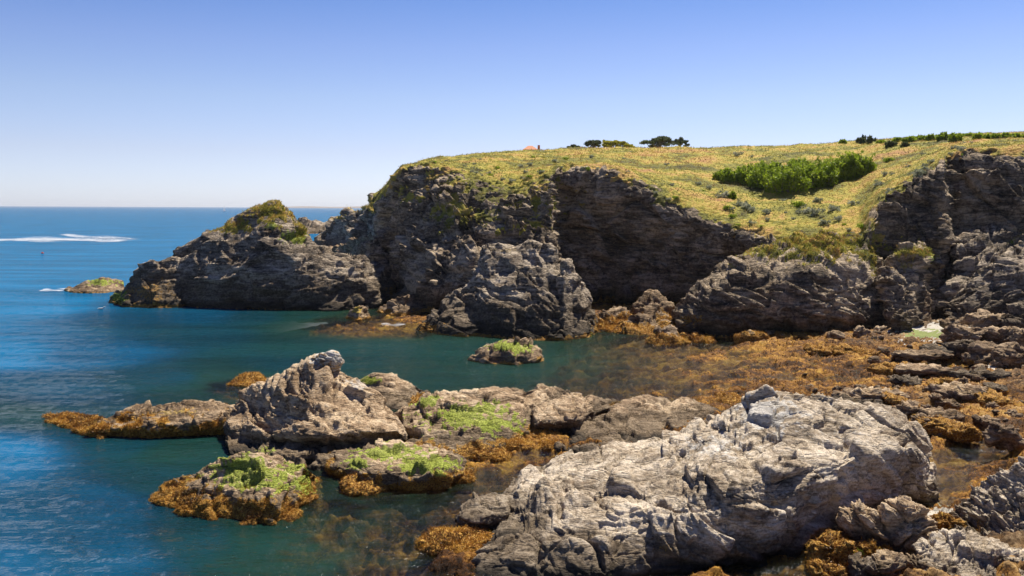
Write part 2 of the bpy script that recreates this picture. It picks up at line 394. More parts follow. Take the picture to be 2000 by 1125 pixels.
M['foam'] = foam_mat()

# ------------------------------------------------------------------ tufts: small blades scattered over a surface
def tufts(name, pts, nrm, size, mat, parent=None, blades=3, upb=.5, seed=1, width=.35, origin=None, rbase=None):
    R = np.random.RandomState(seed); n = len(pts)*blades
    if n == 0: return None
    b = np.repeat(pts, blades, 0); nn = np.repeat(nrm, blades, 0)
    d = nn*(1-upb)+np.array([0, 0, upb]) + R.normal(size=(n, 3))*.55
    d /= np.linalg.norm(d, axis=1)[:, None]
    s = (np.repeat(size, blades) if np.ndim(size) else np.full(n, size))*R.uniform(.6, 1.3, n)
    side = np.cross(d, R.normal(size=(n, 3))); side /= np.linalg.norm(side, axis=1)[:, None]
    b = b + R.normal(size=(n, 3))*(s*.25)[:, None]
    wv = side*(s*width*.5)[:, None]
    v = np.stack([b-wv, b+wv, b+d*s[:, None]+wv*.2], 1).reshape(-1, 3)
    f = np.arange(3*n).reshape(-1, 3)
    if rbase is None: r = np.repeat(R.uniform(0, 1, n), 3)
    else: r = np.repeat(np.clip(np.repeat(rbase, blades)+R.uniform(-.12, .12, n), 0, 1), 3)
    o = mk(name, v, f, mat, parent=parent, origin=origin, rnd=r, smooth=False)
    o['kind'] = 'stuff'
    return o
def sample_grid(verts, faces, wgt, n, seed, cam_bias=True):
    """random points on quads, weighted by mask and by how large they show"""
    R = np.random.RandomState(seed)
    a, b, c, d = (verts[faces[:, i]] for i in range(4))
    nr = np.cross(c-a, d-b); ar = np.linalg.norm(nr, axis=1); nr = nr/np.maximum(ar, 1e-9)[:, None]
    cen = (a+b+c+d)/4
    pw = ar*wgt[faces].mean(1)
    if cam_bias: pw = pw/np.maximum(cen[:, 1], 5)**2
    if pw.sum() <= 0: return None
    idx = R.choice(len(faces), n, p=pw/pw.sum())
    u, v = R.uniform(size=(2, n, 1))
    pt = (a[idx]*(1-u)+b[idx]*u)*(1-v)+(d[idx]*(1-u)+c[idx]*u)*v
    return pt, nr[idx], idx

# ------------------------------------------------------------------ shore / sea bed height field
SP = [  # px, py, z (height of the bed there)
 (0,1125,-7),(0,900,-9),(0,700,-10),(0,600,-12),(0,540,-12),(200,1100,-6),(200,1000,-6),(60,820,-3),(100,780,-5),(200,700,-7),(400,660,-4),(250,880,-4),(330,900,-2.4),
 (420,745,-2.0),(460,760,-.6),(350,745,-4),(300,950,-3.5),(400,1060,-3.6),(500,1060,-2.4),(600,1000,-1.0),(650,960,-.8),(640,1100,-1.2),(600,1125,-1.8),
 (720,1060,-1.0),(800,1080,-.5),(880,1060,-.08),(930,1090,-.05),(860,1020,-.7),(780,1000,-.9),(750,1100,-.7),(940,950,-.6),(960,910,-.12),(1000,880,-.02),(1060,865,.05),(1000,925,-.5),
 (690,640,-.3),(640,630,-1.0),(600,625,-3),(500,625,-4),(400,620,-6),(640,690,-3),(550,720,-3.5),(780,640,-.5),(740,690,-3),(850,740,-2.2),(720,640,-.1),(800,625,.1),
 (900,690,-2.6),(1000,730,-2.2),(1050,690,-2.2),(1150,740,-1.2),(1150,690,-1.4),(1190,665,-1.2),(1240,690,-.55),(1250,670,-.5),(1300,720,-.7),(1300,760,-.6),(1220,755,-.9),(1270,790,-.4),
 (1340,690,-.35),(1380,700,.02),(1400,695,.03),(1440,672,-.4),(1380,672,-.7),(1450,700,-.3),(1500,690,.03),(1420,725,-.3),(1360,735,-.05),(1400,790,-.02),(1440,750,-.02),(1500,735,-.05),
 (1490,668,.35),(1560,672,.3),(1560,700,.06),(1640,690,.16),(1600,660,.5),(1700,665,.5),(1700,700,.28),(1780,700,.2),(1600,730,.0),(1650,745,-.06),(1760,735,.12),
 (1830,705,-.14),(1860,722,-.2),(1810,722,-.2),(1880,735,-.1),(1700,750,.02),(1560,755,.1),(1640,780,.35),(1720,770,.3),(1800,760,.4),(1900,750,.45),(1990,740,.6),
 (1950,715,.6),(1880,690,.5),(1760,650,.8),(1820,635,.95),(1870,640,1.0),(1920,600,1.4),(2000,560,1.8),(1950,660,1.0),(2000,690,.9),(1840,670,.7),
 (1700,820,.5),(1850,800,.5),(1950,820,.5),(1850,845,.25),(1990,850,.4),(1940,865,.05),(1830,860,.05),(1870,885,-.25),(1930,895,-.3),(1990,885,-.2),(1850,920,-.3),(1850,960,-.5),(1840,990,-.1),(1815,1005,.18),(1850,1015,.15),
 (1920,930,.15),(1990,920,.5),(1890,975,.2),(1900,1020,.4),(1960,1000,.8),(2000,1060,.9),(1900,1080,.6),(1800,1100,.3),(1700,1090,.1),(1600,1100,-.1),(1500,1125,-.2),(1300,1125,-.2),(1880,1120,.3),
 (1830,1078,-.05),(1822,1062,-.1),(2150,700,1.2),(2150,900,.7),(2150,560,2.5),(2300,1100,1.2),(1100,1200,-1),(600,1250,-3),(0,1300,-8),(1600,1250,.1),(2200,1250,1),
 (1450,630,.0),(1250,640,.0),(1150,610,.0),(900,620,-.2),(1000,900,-.1),(1200,850,-.1),(1400,850,.0),(1600,850,.2),(-300,600,-14),(-300,900,-12),(500,560,-5),(300,560,-12)]
_sp = np.array(SP, float); _spD = Dz(_sp[:, 0], _sp[:, 1], np.clip(_sp[:, 2], -.3, 2)); _sw = P(_sp[:, 0], _sp[:, 1], _spD)
def _key(X, Y): return np.stack([X/Y*2.2, np.log(np.maximum(Y, 5))*1.7], -1)
_sk = _key(_sw[:, 0], _sw[:, 1])
def bed_h(X, Y):
    k = _key(X, Y); out = np.zeros(len(k))
    for s in range(0, len(k), 40000):
        d2 = ((k[s:s+40000, None, :]-_sk[None])**2).sum(-1)+6e-4
        wgt = d2**-1.9
        out[s:s+40000] = (wgt*_sp[:, 2]).sum(1)/wgt.sum(1)
    far = np.clip((Y-105)/60, 0, 1); out = out*(1-far) - 14*far
    p = np.stack([X, Y*1.25, X*0], 1)
    sh = np.exp(-np.abs(np.minimum(out, 0))/2.5)
    v, e = facet(p/2.2+11, 3); v2, e2 = facet(p/.8+5, 4)
    b = .2*fbm(p*.45, 3, 80) + .2*v*np.exp(-((Y-10)/120)) + .12*v2 + .05*ridge(p*1.4, 3, 90) + .07*np.abs(fbm(p*3.2, 2, 95))
    sub = np.clip((-out-.25)/1., 0, 1)
    mound = np.clip(fbm(np.stack([X*.8, Y*.9, X*0], 1), 6, 97)*1.1+.15, -.2, .8)*np.clip(-out*.9, 0, 1.2)*.75
    return out + b*(.6+.8*sh)*.9 - .05 + mound*np.clip(2.5+out, 0, 1)

def polar(ny, nx, y0, y1, s):
    Y = y0*(y1/y0)**np.linspace(0, 1, ny); S = np.linspace(-s, s, nx)
    YY = np.repeat(Y[:, None], nx, 1); XX = YY*S[None]
    return XX, YY
XX, YY = polar(560, 760, 19, 112, .72)
hz = bed_h(XX.ravel(), YY.ravel())
v = np.stack([XX.ravel(), YY.ravel(), hz], 1)
SHORE_V = v; SHORE_F = grid_faces(560, 760)
px_, py_ = proj(v)
SANDS = [('l', 1822, 645, 74, 21, 1), ('l', 1950, 713, 38, 7, 1), ('l', 1830, 1003, 40, 22, 1), ('g', 1805, 651, 50, 8, 1), ('g', 1215, 0, 1, 1, 0)]
mk_ = patch_mask(v, SANDS, None, 3)
sand = mk_[:, 3]
v[:, 2] = v[:, 2]*(1-sand*.85)+sand*.85*blur(v[:, 2].reshape(560, 760), 25).ravel()
tag(mk('seabed_and_shore', v, SHORE_F, M['shore'], mask=mk_), kind='structure')
# water surface with real swell near the camera
XX, YY = polar(520, 560, 17, 14000, 1.0)
far_rows = None
x, y = XX.ravel(), YY.ravel()
dep = np.full(len(x), 14.)
near = y < 125
wz = np.zeros(len(x))
dn = -bed_h(x[near], y[near])
dep[near] = dn
pw = np.stack([x*.6+y*.1, y*.85, y*0], 1)[near]
wz[near] = (.022*fbm(pw*.8, 3, 300)+.012*fbm(pw*3.5, 2, 310))*np.clip(dn*.6+.15, .12, 1)
dep[~near] = 14
sel = near; dep2 = dep.copy(); dep2[near] = dn+wz[near]
tag(mk('sea', np.stack([x, y, wz], 1), grid_faces(520, 560), M['water'], extra={'depth': dep2}), kind='structure')

# ------------------------------------------------------------------ lofted rocks
def loft(name, lines, mat, label, cat='rock', group=None, patches=(), zweed=.45, amp=.35, cell=2.2, dip=0, squash=2., fine=1., seed=1,
         back=None, res=2.6, nmax=(420, 300), caps=True, fuzz=0, fuzz_size=.09, moss=0, kind=None, bury=1.2, round_=0, grass=0, grass_size=.17, dip2=0., zoff=0, mscale=1.):
    K = 90; u = np.linspace(0, 1, K)
    rows = [line_pts(l, u) for l in lines]            # back-to-front order given: front foot first ... crest last
    W = [P(r[:, 0], r[:, 1], r[:, 2]) for r in rows]
    foot, crest = W[0], W[-1]
    hgt = np.maximum(crest[:, 2]-foot[:, 2], .3)
    bk = back if back is not None else .55
    bdir = np.stack([crest[:, 0]*0, np.ones(K), np.zeros(K)], 1)
    under = foot.copy(); under[:, 2] -= bury; under[:, 1] += .25*bury
    b1 = crest + bdir*(hgt*bk*.45+.15)[:, None]; b1[:, 2] -= hgt*.18
    b2 = crest + bdir*(hgt*bk)[:, None]; b2[:, 2] = foot[:, 2]-bury
    full = np.stack([under]+W+[b1, b2])                # (R,K,3)
    # rows sampling in proportion to on-screen distance
    pr = [np.stack(proj(r), 1) for r in full]
    seg = np.array([np.median(np.hypot(*(pr[i+1]-pr[i]).T)) + 3 for i in range(len(pr)-1)])
    seg[0] = min(seg[0], 25); seg[-1] = min(seg[-1], 30)+12; seg[-2] = max(seg[-2], 10)
    nv = int(np.clip(seg.sum()/res, 30, nmax[1]))
    cum = np.concatenate([[0], np.cumsum(seg)])/seg.sum()
    t = np.interp(np.linspace(0, 1, nv), cum, np.arange(len(full)))
    G = catmull(full, t)                               # (nv,K,3)
    wpx = abs(pr[1][-1, 0]-pr[1][0, 0]); nu = int(np.clip(wpx/res, 24, nmax[0]))
    if round_: G = blur(G, round_, (1,))
    tt = np.linspace(0, K-1, nu)
    G = np.transpose(catmull(np.transpose(G, (1, 0, 2)), tt), (1, 0, 2))
    if caps:
        for side in (0, 1):
            col = G[:, 0] if side == 0 else G[:, -1]
            cen = col.mean(0); ext = np.hypot(*(col[:, 1:]-cen[1:]).T).max()
            n = int(np.clip(ext*F/max(cen[1], 5)/res*.7, 5, 60))
            nxt = G[:, 4] if side == 0 else G[:, -5]
            out = (cen-nxt.mean(0)); out[2] = 0; ln = np.linalg.norm(out); out = out/ln if ln > 1e-6 else out
            cols = []
            for i in range(1, n+1):
                a = i/n; cols.append(col*(1-a)+cen*a + out*ext*.1*math.sin(a*math.pi/2))
            cols = np.stack(cols, 1)
            G = np.concatenate([cols[:, ::-1], G], 1) if side == 0 else np.concatenate([G, cols], 1)
    G = blur(G, 2)
    Nn = grid_normals(G); Nn = blur(Nn, 6); Nn /= np.maximum(np.linalg.norm(Nn, axis=2, keepdims=True), 1e-6)
    if (Nn[:, :, 1].mean() > 0) ^ False:
        pass
    cen = G.reshape(-1, 3).mean(0)
    if ((G-cen)*Nn).sum() < 0: Nn = -Nn; flip = True
    else: flip = False
    v = G.reshape(-1, 3)
    d = rock_disp(v, amp, cell, dip, squash, fine, seed*13, dip2=dip2)
    v = v + Nn.reshape(-1, 3)*d[:, None]
    v[:, 2] += zoff
    m = patch_mask(v, patches, zweed, seed, mscale)
    f = grid_faces(*G.shape[:2])
    if flip: f = f[:, ::-1]
    org = foot[K//2].copy(); org[2] = min(org[2], .0)
    o = mk(name, v, f, mat, origin=org, mask=m)
    tag(o, label, cat, group, kind)
    for (cnt, ch, mt, nm, sz, ub) in ((fuzz, 1, 'weed', 'seaweed', fuzz_size, .0), (moss, 0, 'moss', 'green_algae', fuzz_size*.5, .05), (grass, 2, 'grass', 'grass', grass_size, .6)):
        if cnt:
            wg = np.clip(m[:, ch]-.45, 0, 1)*(v[:, 2] > -.15)
            s_ = sample_grid(v, f, wg, cnt, seed+ch)
            if s_:
                pt, nr, ix = s_
                q = tufts(nm, pt, nr, sz, M[mt], blades=2, upb=ub, seed=seed, rbase=np.clip(.5+fbm(pt*1.5, 3, 5)*.6, 0, 1), origin=org)
                q.location = (0, 0, 0); q.parent = o
    return o, v, f, m
def ln(pts, D=None, z=None, dD=0.):
    """pixel polyline to (px,py,D) triples, on a plane of height z or at depth D"""
    out = []
    for p in pts:
        if len(p) == 3: out.append(p); continue
        d = D if D is not None else float(Dz(p[0], p[1], z if z is not None else 0.))
        out.append((p[0], p[1], d+dD))
    return out
def simple(name, foot, crest, setback, label, mat='tan', z=0., mid=.55, over=0., midpy=.5, **k):
    """foot line on height z, crest line set back by setback metres, with one line between"""
    u = np.linspace(0, 1, 24)
    fl = line_pts(ln(foot, z=z), u)
    cl = np.array([(p[0], p[1], 0) for p in crest], float)
    cpt = line_pts(cl, u)
    hh = np.abs(fl[:, 1]-cpt[:, 1]); hh = hh/max(hh.max(), 1)
    cD = np.interp(cpt[:, 0], fl[:, 0], fl[:, 2]) + setback*(.35+.65*hh)
    mpx = fl[:, 0]*(1-midpy)+cpt[:, 0]*midpy; mpy = fl[:, 1]*(1-midpy)+cpt[:, 1]*midpy; mD = fl[:, 2]*(1-mid*.5)+cD*(mid*.5)-0
    mD = fl[:, 2] + (cD-fl[:, 2])*mid
    lo = np.stack([fl[:, 0], fl[:, 1], fl[:, 2]+over], 1)
    lines = [list(map(tuple, lo)), list(map(tuple, np.stack([mpx, mpy, mD], 1))), list(map(tuple, np.stack([cpt[:, 0], cpt[:, 1], cD], 1)))]
    return loft(name, lines, M[mat], label, **k)

# ---- headland: one sheet from the cliff foot over the edge, up the grass slope and down behind the skyline
HC = [ # px, base D, [(py,D) low, mid, edge, slope, skyline]
 (728,114,[(500,110),(452,111),(402,113),(392,119),(384,127)]),
 (745,110,[(505,105),(440,107),(384,109),(376,116),(370,124)]),
 (765,103,[(522,99),(430,101),(362,103),(354,109),(348,118)]),
 (788,92,[(540,90.5),(430,95),(338,99),(331,106),(325,116)]),
 (850,86,[(550,83),(440,91),(324,99),(316,108),(312,122)]),
 (920,83,[(550,80),(450,87),(352,95),(322,106),(303,130)]),
 (1010,82,[(550,79),(450,86),(366,93),(325,106),(298,140)]),
 (1075,82,[(550,78.5),(450,85),(342,91),(318,106),(295,145)]),
 (1085,84,[(550,80),(450,86),(336,92),(317,107),(295,146)]),
 (1093,98,[(560,92),(450,95),(330,96.5),(316,108),(294,148)]),
 (1200,98,[(570,93),(450,94),(337,95),(315,110),(291,150)]),
 (1300,96,[(590,91),(480,91.5),(392,92),(340,107),(289,150)]),
 (1400,94,[(590,88),(510,88),(436,88),(360,104),(288,150)]),
 (1490,91,[(590,86),(520,85),(464,84),(372,102),(286,150)]),
 (1580,88,[(600,83),(540,82),(484,80),(376,99),(283,150)]),
 (1680,84,[(600,79),(540,78),(488,77.5),(366,97),(276,150)]),
 (1697,82,[(615,77),(540,77.5),(440,78.5),(358,96),(275,150)]),
 (1712,82,[(615,77),(520,79),(402,82),(348,96),(274,150)]),
 (1770,80,[(610,75),(500,78),(362,82),(327,95),(271,150)]),
 (1842,79,[(600,74),(470,77.5),(318,82),(297,95),(267,150)]),
 (1856,88,[(600,82),(470,85),(313,88),(293,98),(266,150)]),
 (1880,87,[(590,81),(440,84),(303,87),(288,98),(265,150)]),
 (1990,84,[(560,78),(430,81),(297,86),(282,98),(262,150)]),
 (2150,84,[(560,78),(420,81),(290,86),(276,98),(258,150)]),
 (2450,84,[(560,78),(410,81),(285,86),(272,98),(254,150)]),
 (2900,84,[(560,78),(410,81),(285,86),(272,98),(254,150)])]
cols = []
for px, bD, rr in HC:
    c = [P(px, 600, bD)]; c[0] = np.array([c[0][0], c[0][1], -1.5])
    c += [P(px, py, D) for py, D in rr]
    sk = c[-1]
    c.append(np.array([sk[0]*1.35, sk[1]*1.35, sk[2]-2.0])); c.append(np.array([sk[0]*2.3, sk[1]*2.4, sk[2]-9])); c.append(np.array([sk[0]*3.2, sk[1]*3.6, -3.]))
    cols.append(c)
A = np.array(cols)                                     # (C,R,3)
pxs = np.array([h[0] for h in HC], float)
dense = np.concatenate([np.linspace(728, 2040, 660), np.linspace(2050, 2900, 90)])
tc = np.interp(dense, pxs, np.arange(len(pxs)))
G = np.stack([np.interp(tc, np.arange(len(pxs)), A[:, r, k]) for r in range(A.shape[1]) for k in range(3)], 1).reshape(len(dense), A.shape[1], 3)
G = blur(G, 3, (0,))
G = np.transpose(G, (1, 0, 2))                          # (R,Cn,3)
tr_ = np.concatenate([np.linspace(0, 1, 8)[:-1], np.linspace(1, 3, 165)[:-1], np.linspace(3, 5, 110)[:-1], np.linspace(5, 8, 26)])
G = catmull(G, tr_); G = blur(G, 1)
rowt = np.repeat(tr_[:, None], G.shape[1], 1)
Nn = grid_normals(G); Nn = blur(Nn, 5); Nn /= np.linalg.norm(Nn, axis=2, keepdims=True)
if Nn[-30:, :, 2].mean() < 0: Nn = -Nn
v = G.reshape(-1, 3); rt = rowt.ravel()
nz = fbm(v*.35, 4, 500); nz2 = fbm(v*1.6, 3, 510)
px_, py_ = proj(v)
gr_ = np.clip((rt-3.0+nz*.28+nz2*.14)*6+.5, 0, 1)
PG = [('y', 1600, 478, 130, 40, 1.3), ('y', 1715, 450, 16, 50, .8), ('y', 990, 385, 110, 48, 1.15), ('y', 880, 400, 50, 40, .9), ('y', 1040, 440, 40, 16, .9), ('y', 930, 370, 95, 46, .95), ('y', 1030, 372, 60, 40, .95), ('y', 860, 345, 40, 14, .6), ('y', 1700, 520, 14, 60, .8), ('y', 800, 380, 22, 26, .75), ('y', 880, 430, 26, 14, .7),
      ('y', 1860, 330, 20, 20, .4), ('y', 1050, 430, 30, 14, .55), ('y', 1790, 500, 60, 12, .6), ('y', 2000, 460, 30, 14, .5), ('g', 1560, 560, 14, 6, .5)]
mh = patch_mask(v, PG, .5, 77)
mh[:, 2] *= np.clip(.75+fbm(v*.7, 4, 505)*2.2, 0, 1.1)
mh[:, 2] = np.maximum(mh[:, 2], gr_)
rockw = 1-np.clip(mh[:, 2]*1.2, 0, .9)
d = rock_disp(v, 1.0, 5.0, -32, 1.8, 1.25, 900, dip2=10)
dg = .16*fbm(v*.9, 4, 520) + .35*fbm(v*.12, 2, 530)
hang = np.clip(1-np.abs(rt-3.05)/.5, 0, 1)
dg = dg + hang*(.55*np.abs(fbm(v*.8, 3, 540)))
fade = np.clip((rt-5.0), 0, 1)
v = v + Nn.reshape(-1, 3)*(d*rockw*(.85-.5*hang) + dg*(1-rockw))[:, None]*(1-.6*fade)[:, None]
f = grid_faces(*G.shape[:2])
# which way the faces turn
n0 = np.cross(v[f[:, 2]]-v[f[:, 0]], v[f[:, 3]]-v[f[:, 1]])
if n0[-5000:, 2].mean() < 0: f = f[:, ::-1]
head = tag(mk('headland', v, f, M['cliff'], mask=mh), kind='structure')
HV, HF, HM, HR = v, f, mh, rt
wg = np.clip(mh[:, 2]-.3, 0, 1)*(rt < 5.15)
s_ = sample_grid(v, f, wg, 52000, 5)
pt, nr, ix = s_
rb = np.clip(.43+fbm(pt*np.array([.10, .16, .1]), 4, 600)*.95+fbm(pt*.9, 2, 610)*.3, 0, 1)
rb = np.clip(rb + .24*np.exp(-((pt[:, 0]-18)/22)**2)*np.clip((pt[:, 1]-100)/15, 0, 1) - .1*np.exp(-((pt[:, 0]-30)/18)**2)*np.clip((100-pt[:, 1])/15, 0, 1), 0, 1)
g_ = tufts('grass', pt, nr, np.clip(pt[:, 1]/100, .7, 1.3)*.16, M['grass'], blades=3, upb=.2, seed=3, rbase=rb, width=.3)
tag(g_, kind='stuff'); g_['label'] = 'dry yellow green grass covering the top of the headland'; g_['category'] = 'grass'

# ground height on the headland under a pixel column, by nearest vertex
hp = np.stack(proj(HV), 1); hp_vis = (HR > 2.7) & (HR < 5.1)
HPV, HPP = HV[hp_vis], hp[hp_vis]
def on_head(px, py):
    i = np.argmin(((HPP-np.array([px, py]))**2).sum(1)); return HPV[i].copy()

# ---- rocks across the cove
D_ = 'D'
simple('grass_topped_sea_stack', [(338,598),(400,603),(500,606),(650,609),(740,604),(800,586)],
       [(338,486),(345,480),(380,466),(430,442),(470,417),(510,401),(530,398),(548,400),(572,424),(592,450),(606,480),(640,492),(700,497),(735,517),(765,545),(800,578)], 8.5,
       'long dark sea stack with a yellow grassy peak at the mouth of the cove', mat='stack', mid=.35, over=.6, zweed=.1, amp=0.38, cell=3.4, dip=12, squash=2.4, seed=2, res=2.2, nmax=(330,170), back=.7, fine=1.04,
       patches=[('y', 530, 412, 55, 28, 1), ('y', 450, 442, 55, 14, .85), ('y', 590, 445, 16, 25, .8), ('g', 575, 462, 28, 16, .9), ('g', 530, 440, 16, 10, .6), ('w', 780, 570, 40, 20, .5)], grass=7000, moss=900, fuzz_size=.22)
simple('sea_rock', [(218,592),(245,600),(300,602),(350,601)], [(218,578),(240,562),(258,530),(280,514),(310,504),(335,501),(350,508)], 4.5,
       'rounded dark rock against the seaward end of the grass topped stack', mat='stack', zweed=.5, amp=0.359, cell=2.4, dip=20, seed=3, res=2.2, patches=[('g', 232, 580, 14, 12, .8), ('w', 300, 570, 60, 30, .5)], moss=250, fuzz_size=.2)
simple('green_islet', [(128,570),(160,573),(200,573),(242,568)], [(128,566),(155,556),(185,546),(210,543),(232,546),(242,560)], 3.5,
       'low flat islet with green algae on top beside a white wash of foam', mat='brown', zweed=.2, amp=0.224, cell=1.8, seed=4, res=2, patches=[('g', 195, 550, 40, 8, 1)], moss=400, fuzz_size=.18)
simple('far_reef', [(575,458),(620,456),(680,456),(720,455)], [(575,432),(598,428),(615,429),(632,433),(655,429),(690,430),(720,430)], 30,
       'distant low reef with a dark ridge seen through the gap behind the stack', mat='stack', zweed=.2, amp=1.35, cell=8, seed=5, res=1.6, mid=.7)
simple('far_point', [(606,487),(660,492),(720,500),(800,520)], [(606,478),(626,452),(650,432),(690,409),(722,397),(752,380),(770,372),(800,350)], 28,
       'brown rocky slope falling from the headland to the sea behind the gap', mat='stack', zweed=.3, amp=1.44, cell=9, dip=-25, seed=6, res=1.8, mid=.5, patches=[('y', 735, 400, 60, 17, .9), ('y', 660, 426, 20, 6, .6)], grass=900, grass_size=.5)
simple('layered_ledge', [(632,502),(700,530),(780,560)], [(632,497),(665,478),(700,464),(735,455),(780,470)], 9,
       'brown layered ledge rising to the cliff foot behind the long stack', mat='brown', zweed=.2, amp=0.628, cell=4, dip=-15, seed=7, res=2, mid=.5)
simple('knobbly_rock', [(695,560),(730,580),(765,582)], [(695,492),(712,474),(735,472),(752,492),(765,520)], 3,
       'dark knobbly rock standing between the long stack and the cliff', mat='stack', z=0, zweed=None, amp=0.448, cell=1.8, seed=8, res=2)
simple('cove_boulder', [(742,612),(790,618),(848,610)], [(742,600),(775,580),(805,572),(835,575),(848,595)], 3,
       'brown boulder with a dark hollow at the waterline beside the long stack', mat='brown', amp=0.314, cell=1.6, seed=9, res=2, zweed=.5, fuzz=800)
simple('tumbled_rock', [(780,585),(820,598),(865,600)], [(780,556),(795,532),(820,527),(845,545),(865,572)], 3,
       'pale brown block lodged at the foot of the cliff in the shade', mat='brown', z=.2, amp=0.404, cell=1.6, seed=10, res=2, zweed=.1)
simple('tumbled_rock', [(845,600),(880,604),(950,600)], [(845,575),(875,545),(905,524),(930,530),(950,560)], 3.5,
       'slanting rock leaning on the cliff behind the cracked sea stack', mat='brown', z=.2, amp=0.448, cell=1.8, seed=11, dip=35, res=2, zweed=.1)
simple('mossy_rock', [(676,622),(700,627),(722,622)], [(676,618),(686,603),(700,598),(714,602),(722,616)], 1.2,
       'small rounded olive green rock in orange weed below the long stack', mat='brown', amp=0.135, cell=.8, seed=12, res=1.5, patches=[('y', 698, 606, 16, 10, .8)], fuzz=500)
# cracked sea stack: main mass and the buttress right of the crack
simple('cracked_sea_stack', [(820,648),(860,656),(920,660),(1000,664),(1094,667)],
       [(820,638),(845,606),(880,580),(905,562),(930,535),(942,508),(952,488),(975,485),(1000,478),(1030,471),(1060,472),(1080,480),(1090,500),(1094,520)], 9,
       'tall cracked grey sea stack standing in the middle of the cove', mat='stack', mid=.42, over=.5, zweed=.35, amp=0.36, cell=3.0, dip=-24, squash=2.6, seed=14, res=2.1, nmax=(300,180), fine=1.08, patches=[('w', 840, 640, 30, 14, .8), ('y', 990, 488, 40, 8, .4)], fuzz=900)
simple('stack_buttress', [(1101,664),(1130,662),(1172,650)], [(1101,512),(1112,508),(1122,530),(1140,556),(1152,585),(1164,620),(1172,640)], 5,
       'narrow buttress of rock split from the sea stack by a deep crack', mat='stack', mid=.45, zweed=.45, amp=0.26, cell=2.0, dip=60, squash=2., seed=15, res=2.1, patches=[('w', 1168, 640, 14, 18, .8), ('g', 1158, 655, 6, 6, .8)], fuzz=500)
simple('green_topped_rock', [(920,706),(950,713),(1010,716),(1060,709)], [(920,700),(945,680),(975,667),(1005,662),(1030,668),(1052,677),(1060,698)], 3.2,
       'lone low rock with bright green algae on top in the middle of the cove', mat='brown', mid=.35, over=.35, amp=0.233, cell=1.4, seed=16, res=1.7, zweed=.2, patches=[('g', 1000, 678, 48, 14, 1), ('w', 1055, 705, 10, 10, .8)], moss=1800, fuzz=300)
# cluster of weedy rocks between stack and dark buttress
for i, (x0, x1, yt, yb, sb, lab) in enumerate([
    (1225, 1325, 566, 625, 4, 'brown stepped rock highest of the weedy heap at the back of the cove'),
    (1170, 1240, 597, 632, 2.5, 'grey brown rock next to the narrow buttress at the cove back'),
    (1160, 1202, 616, 642, 1.6, 'dark rounded rock touching the water right of the narrow buttress'),
    (1195, 1330, 614, 652, 3, 'wide ledge of weed covered rock along the back of the cove'),
    (1262, 1345, 636, 672, 2, 'weedy rock reaching furthest into the water at the cove back'),
    (1355, 1395, 655, 668, 1, 'small round orange weeded stone at the foot of the dark buttress')]):
    xs = np.linspace(x0, x1, 6); prof = [0, .6, 1, .93, .55, 0]
    simple('weedy_rock', [(x, yb+(2 if 0 < k < 5 else -2)) for k, x in enumerate(xs)], [(x, yb-4-(yb-yt-4)*p) for x, p in zip(xs, prof)], sb, lab, mat='brown', z=.0, amp=0.269, cell=1.3, seed=20+i, res=1.9, zweed=1.1 if i else .8, fuzz=1500, fuzz_size=.13)
# big dark buttress with grass ridge
fl = [(1328,652),(1360,657),(1400,660),(1500,661),(1600,664),(1660,656),(1700,650),(1752,640)]
f0 = ln(fl, z=.1)
u = np.linspace(0, 1, 30); base = line_pts(f0, u)
bx = base[:, 0]
lip_y = np.interp(bx, [1328,1380,1440,1500,1560,1620,1650,1700,1752], [630,622,628,618,628,622,610,618,610])
mid_y = np.interp(bx, [1328,1360,1400,1460,1520,1600,1660,1720,1752], [600,585,568,552,540,535,540,560,575])
cr_y = np.interp(bx, [1328,1345,1390,1440,1500,1560,1620,1680,1705,1725,1745,1752], [602,572,534,502,482,468,462,464,480,510,545,580])
cave = np.clip(np.sin(np.clip((bx-1440)/210, 0, 1)*math.pi), 0, 1)
G1 = [list(zip(bx, base[:, 1], base[:, 2]+.6+2.4*cave)), list(zip(bx, lip_y, base[:, 2]-.1)), list(zip(bx, mid_y, base[:, 2]+1.9)), list(zip(bx, cr_y, base[:, 2]+8.2))]
loft('dark_buttress', G1, M['cliff'], 'massive dark rock buttress with grassy crest and low caves at its foot', cat='cliff', zweed=.3, amp=0.5, cell=3.6, dip=-28, squash=2.6, seed=31, res=2.1, nmax=(330,190), fine=1.16,
     patches=[('y', 1600, 474, 125, 34, 1.3), ('y', 1500, 488, 60, 16, 1), ('y', 1690, 490, 40, 26, 1), ('y', 1706, 500, 10, 40, .9), ('y', 1420, 520, 30, 6, .6), ('w', 1350, 625, 22, 14, .7)], grass=12000, back=.9)
simple('rock_spur', [(1735,640),(1790,640),(1852,612)], [(1735,560),(1722,528),(1745,505),(1770,486),(1800,478),(1830,474),(1846,490),(1852,520)][2:], 6,
       'broken brown rock spur with grass tufts right of the dark buttress', mat='cliff', z=.9, mid=.4, amp=0.538, cell=2.4, dip=-35, seed=32, res=2.2, zweed=None, patches=[('y', 1790, 492, 60, 12, .8), ('g', 1822, 500, 12, 16, .7), ('y', 1780, 520, 60, 10, .5)], grass=3500)
simple('leaning_block', [(1776,632),(1805,634),(1842,618)], [(1776,600),(1790,578),(1815,569),(1836,580),(1842,604)], 2.2,
       'big squared brown block leaning beside the white sand patch', mat='brown', z=.9, mid=.3, amp=0.198, cell=1.8, dip=-25, squash=3, seed=33, res=1.8, zweed=None)
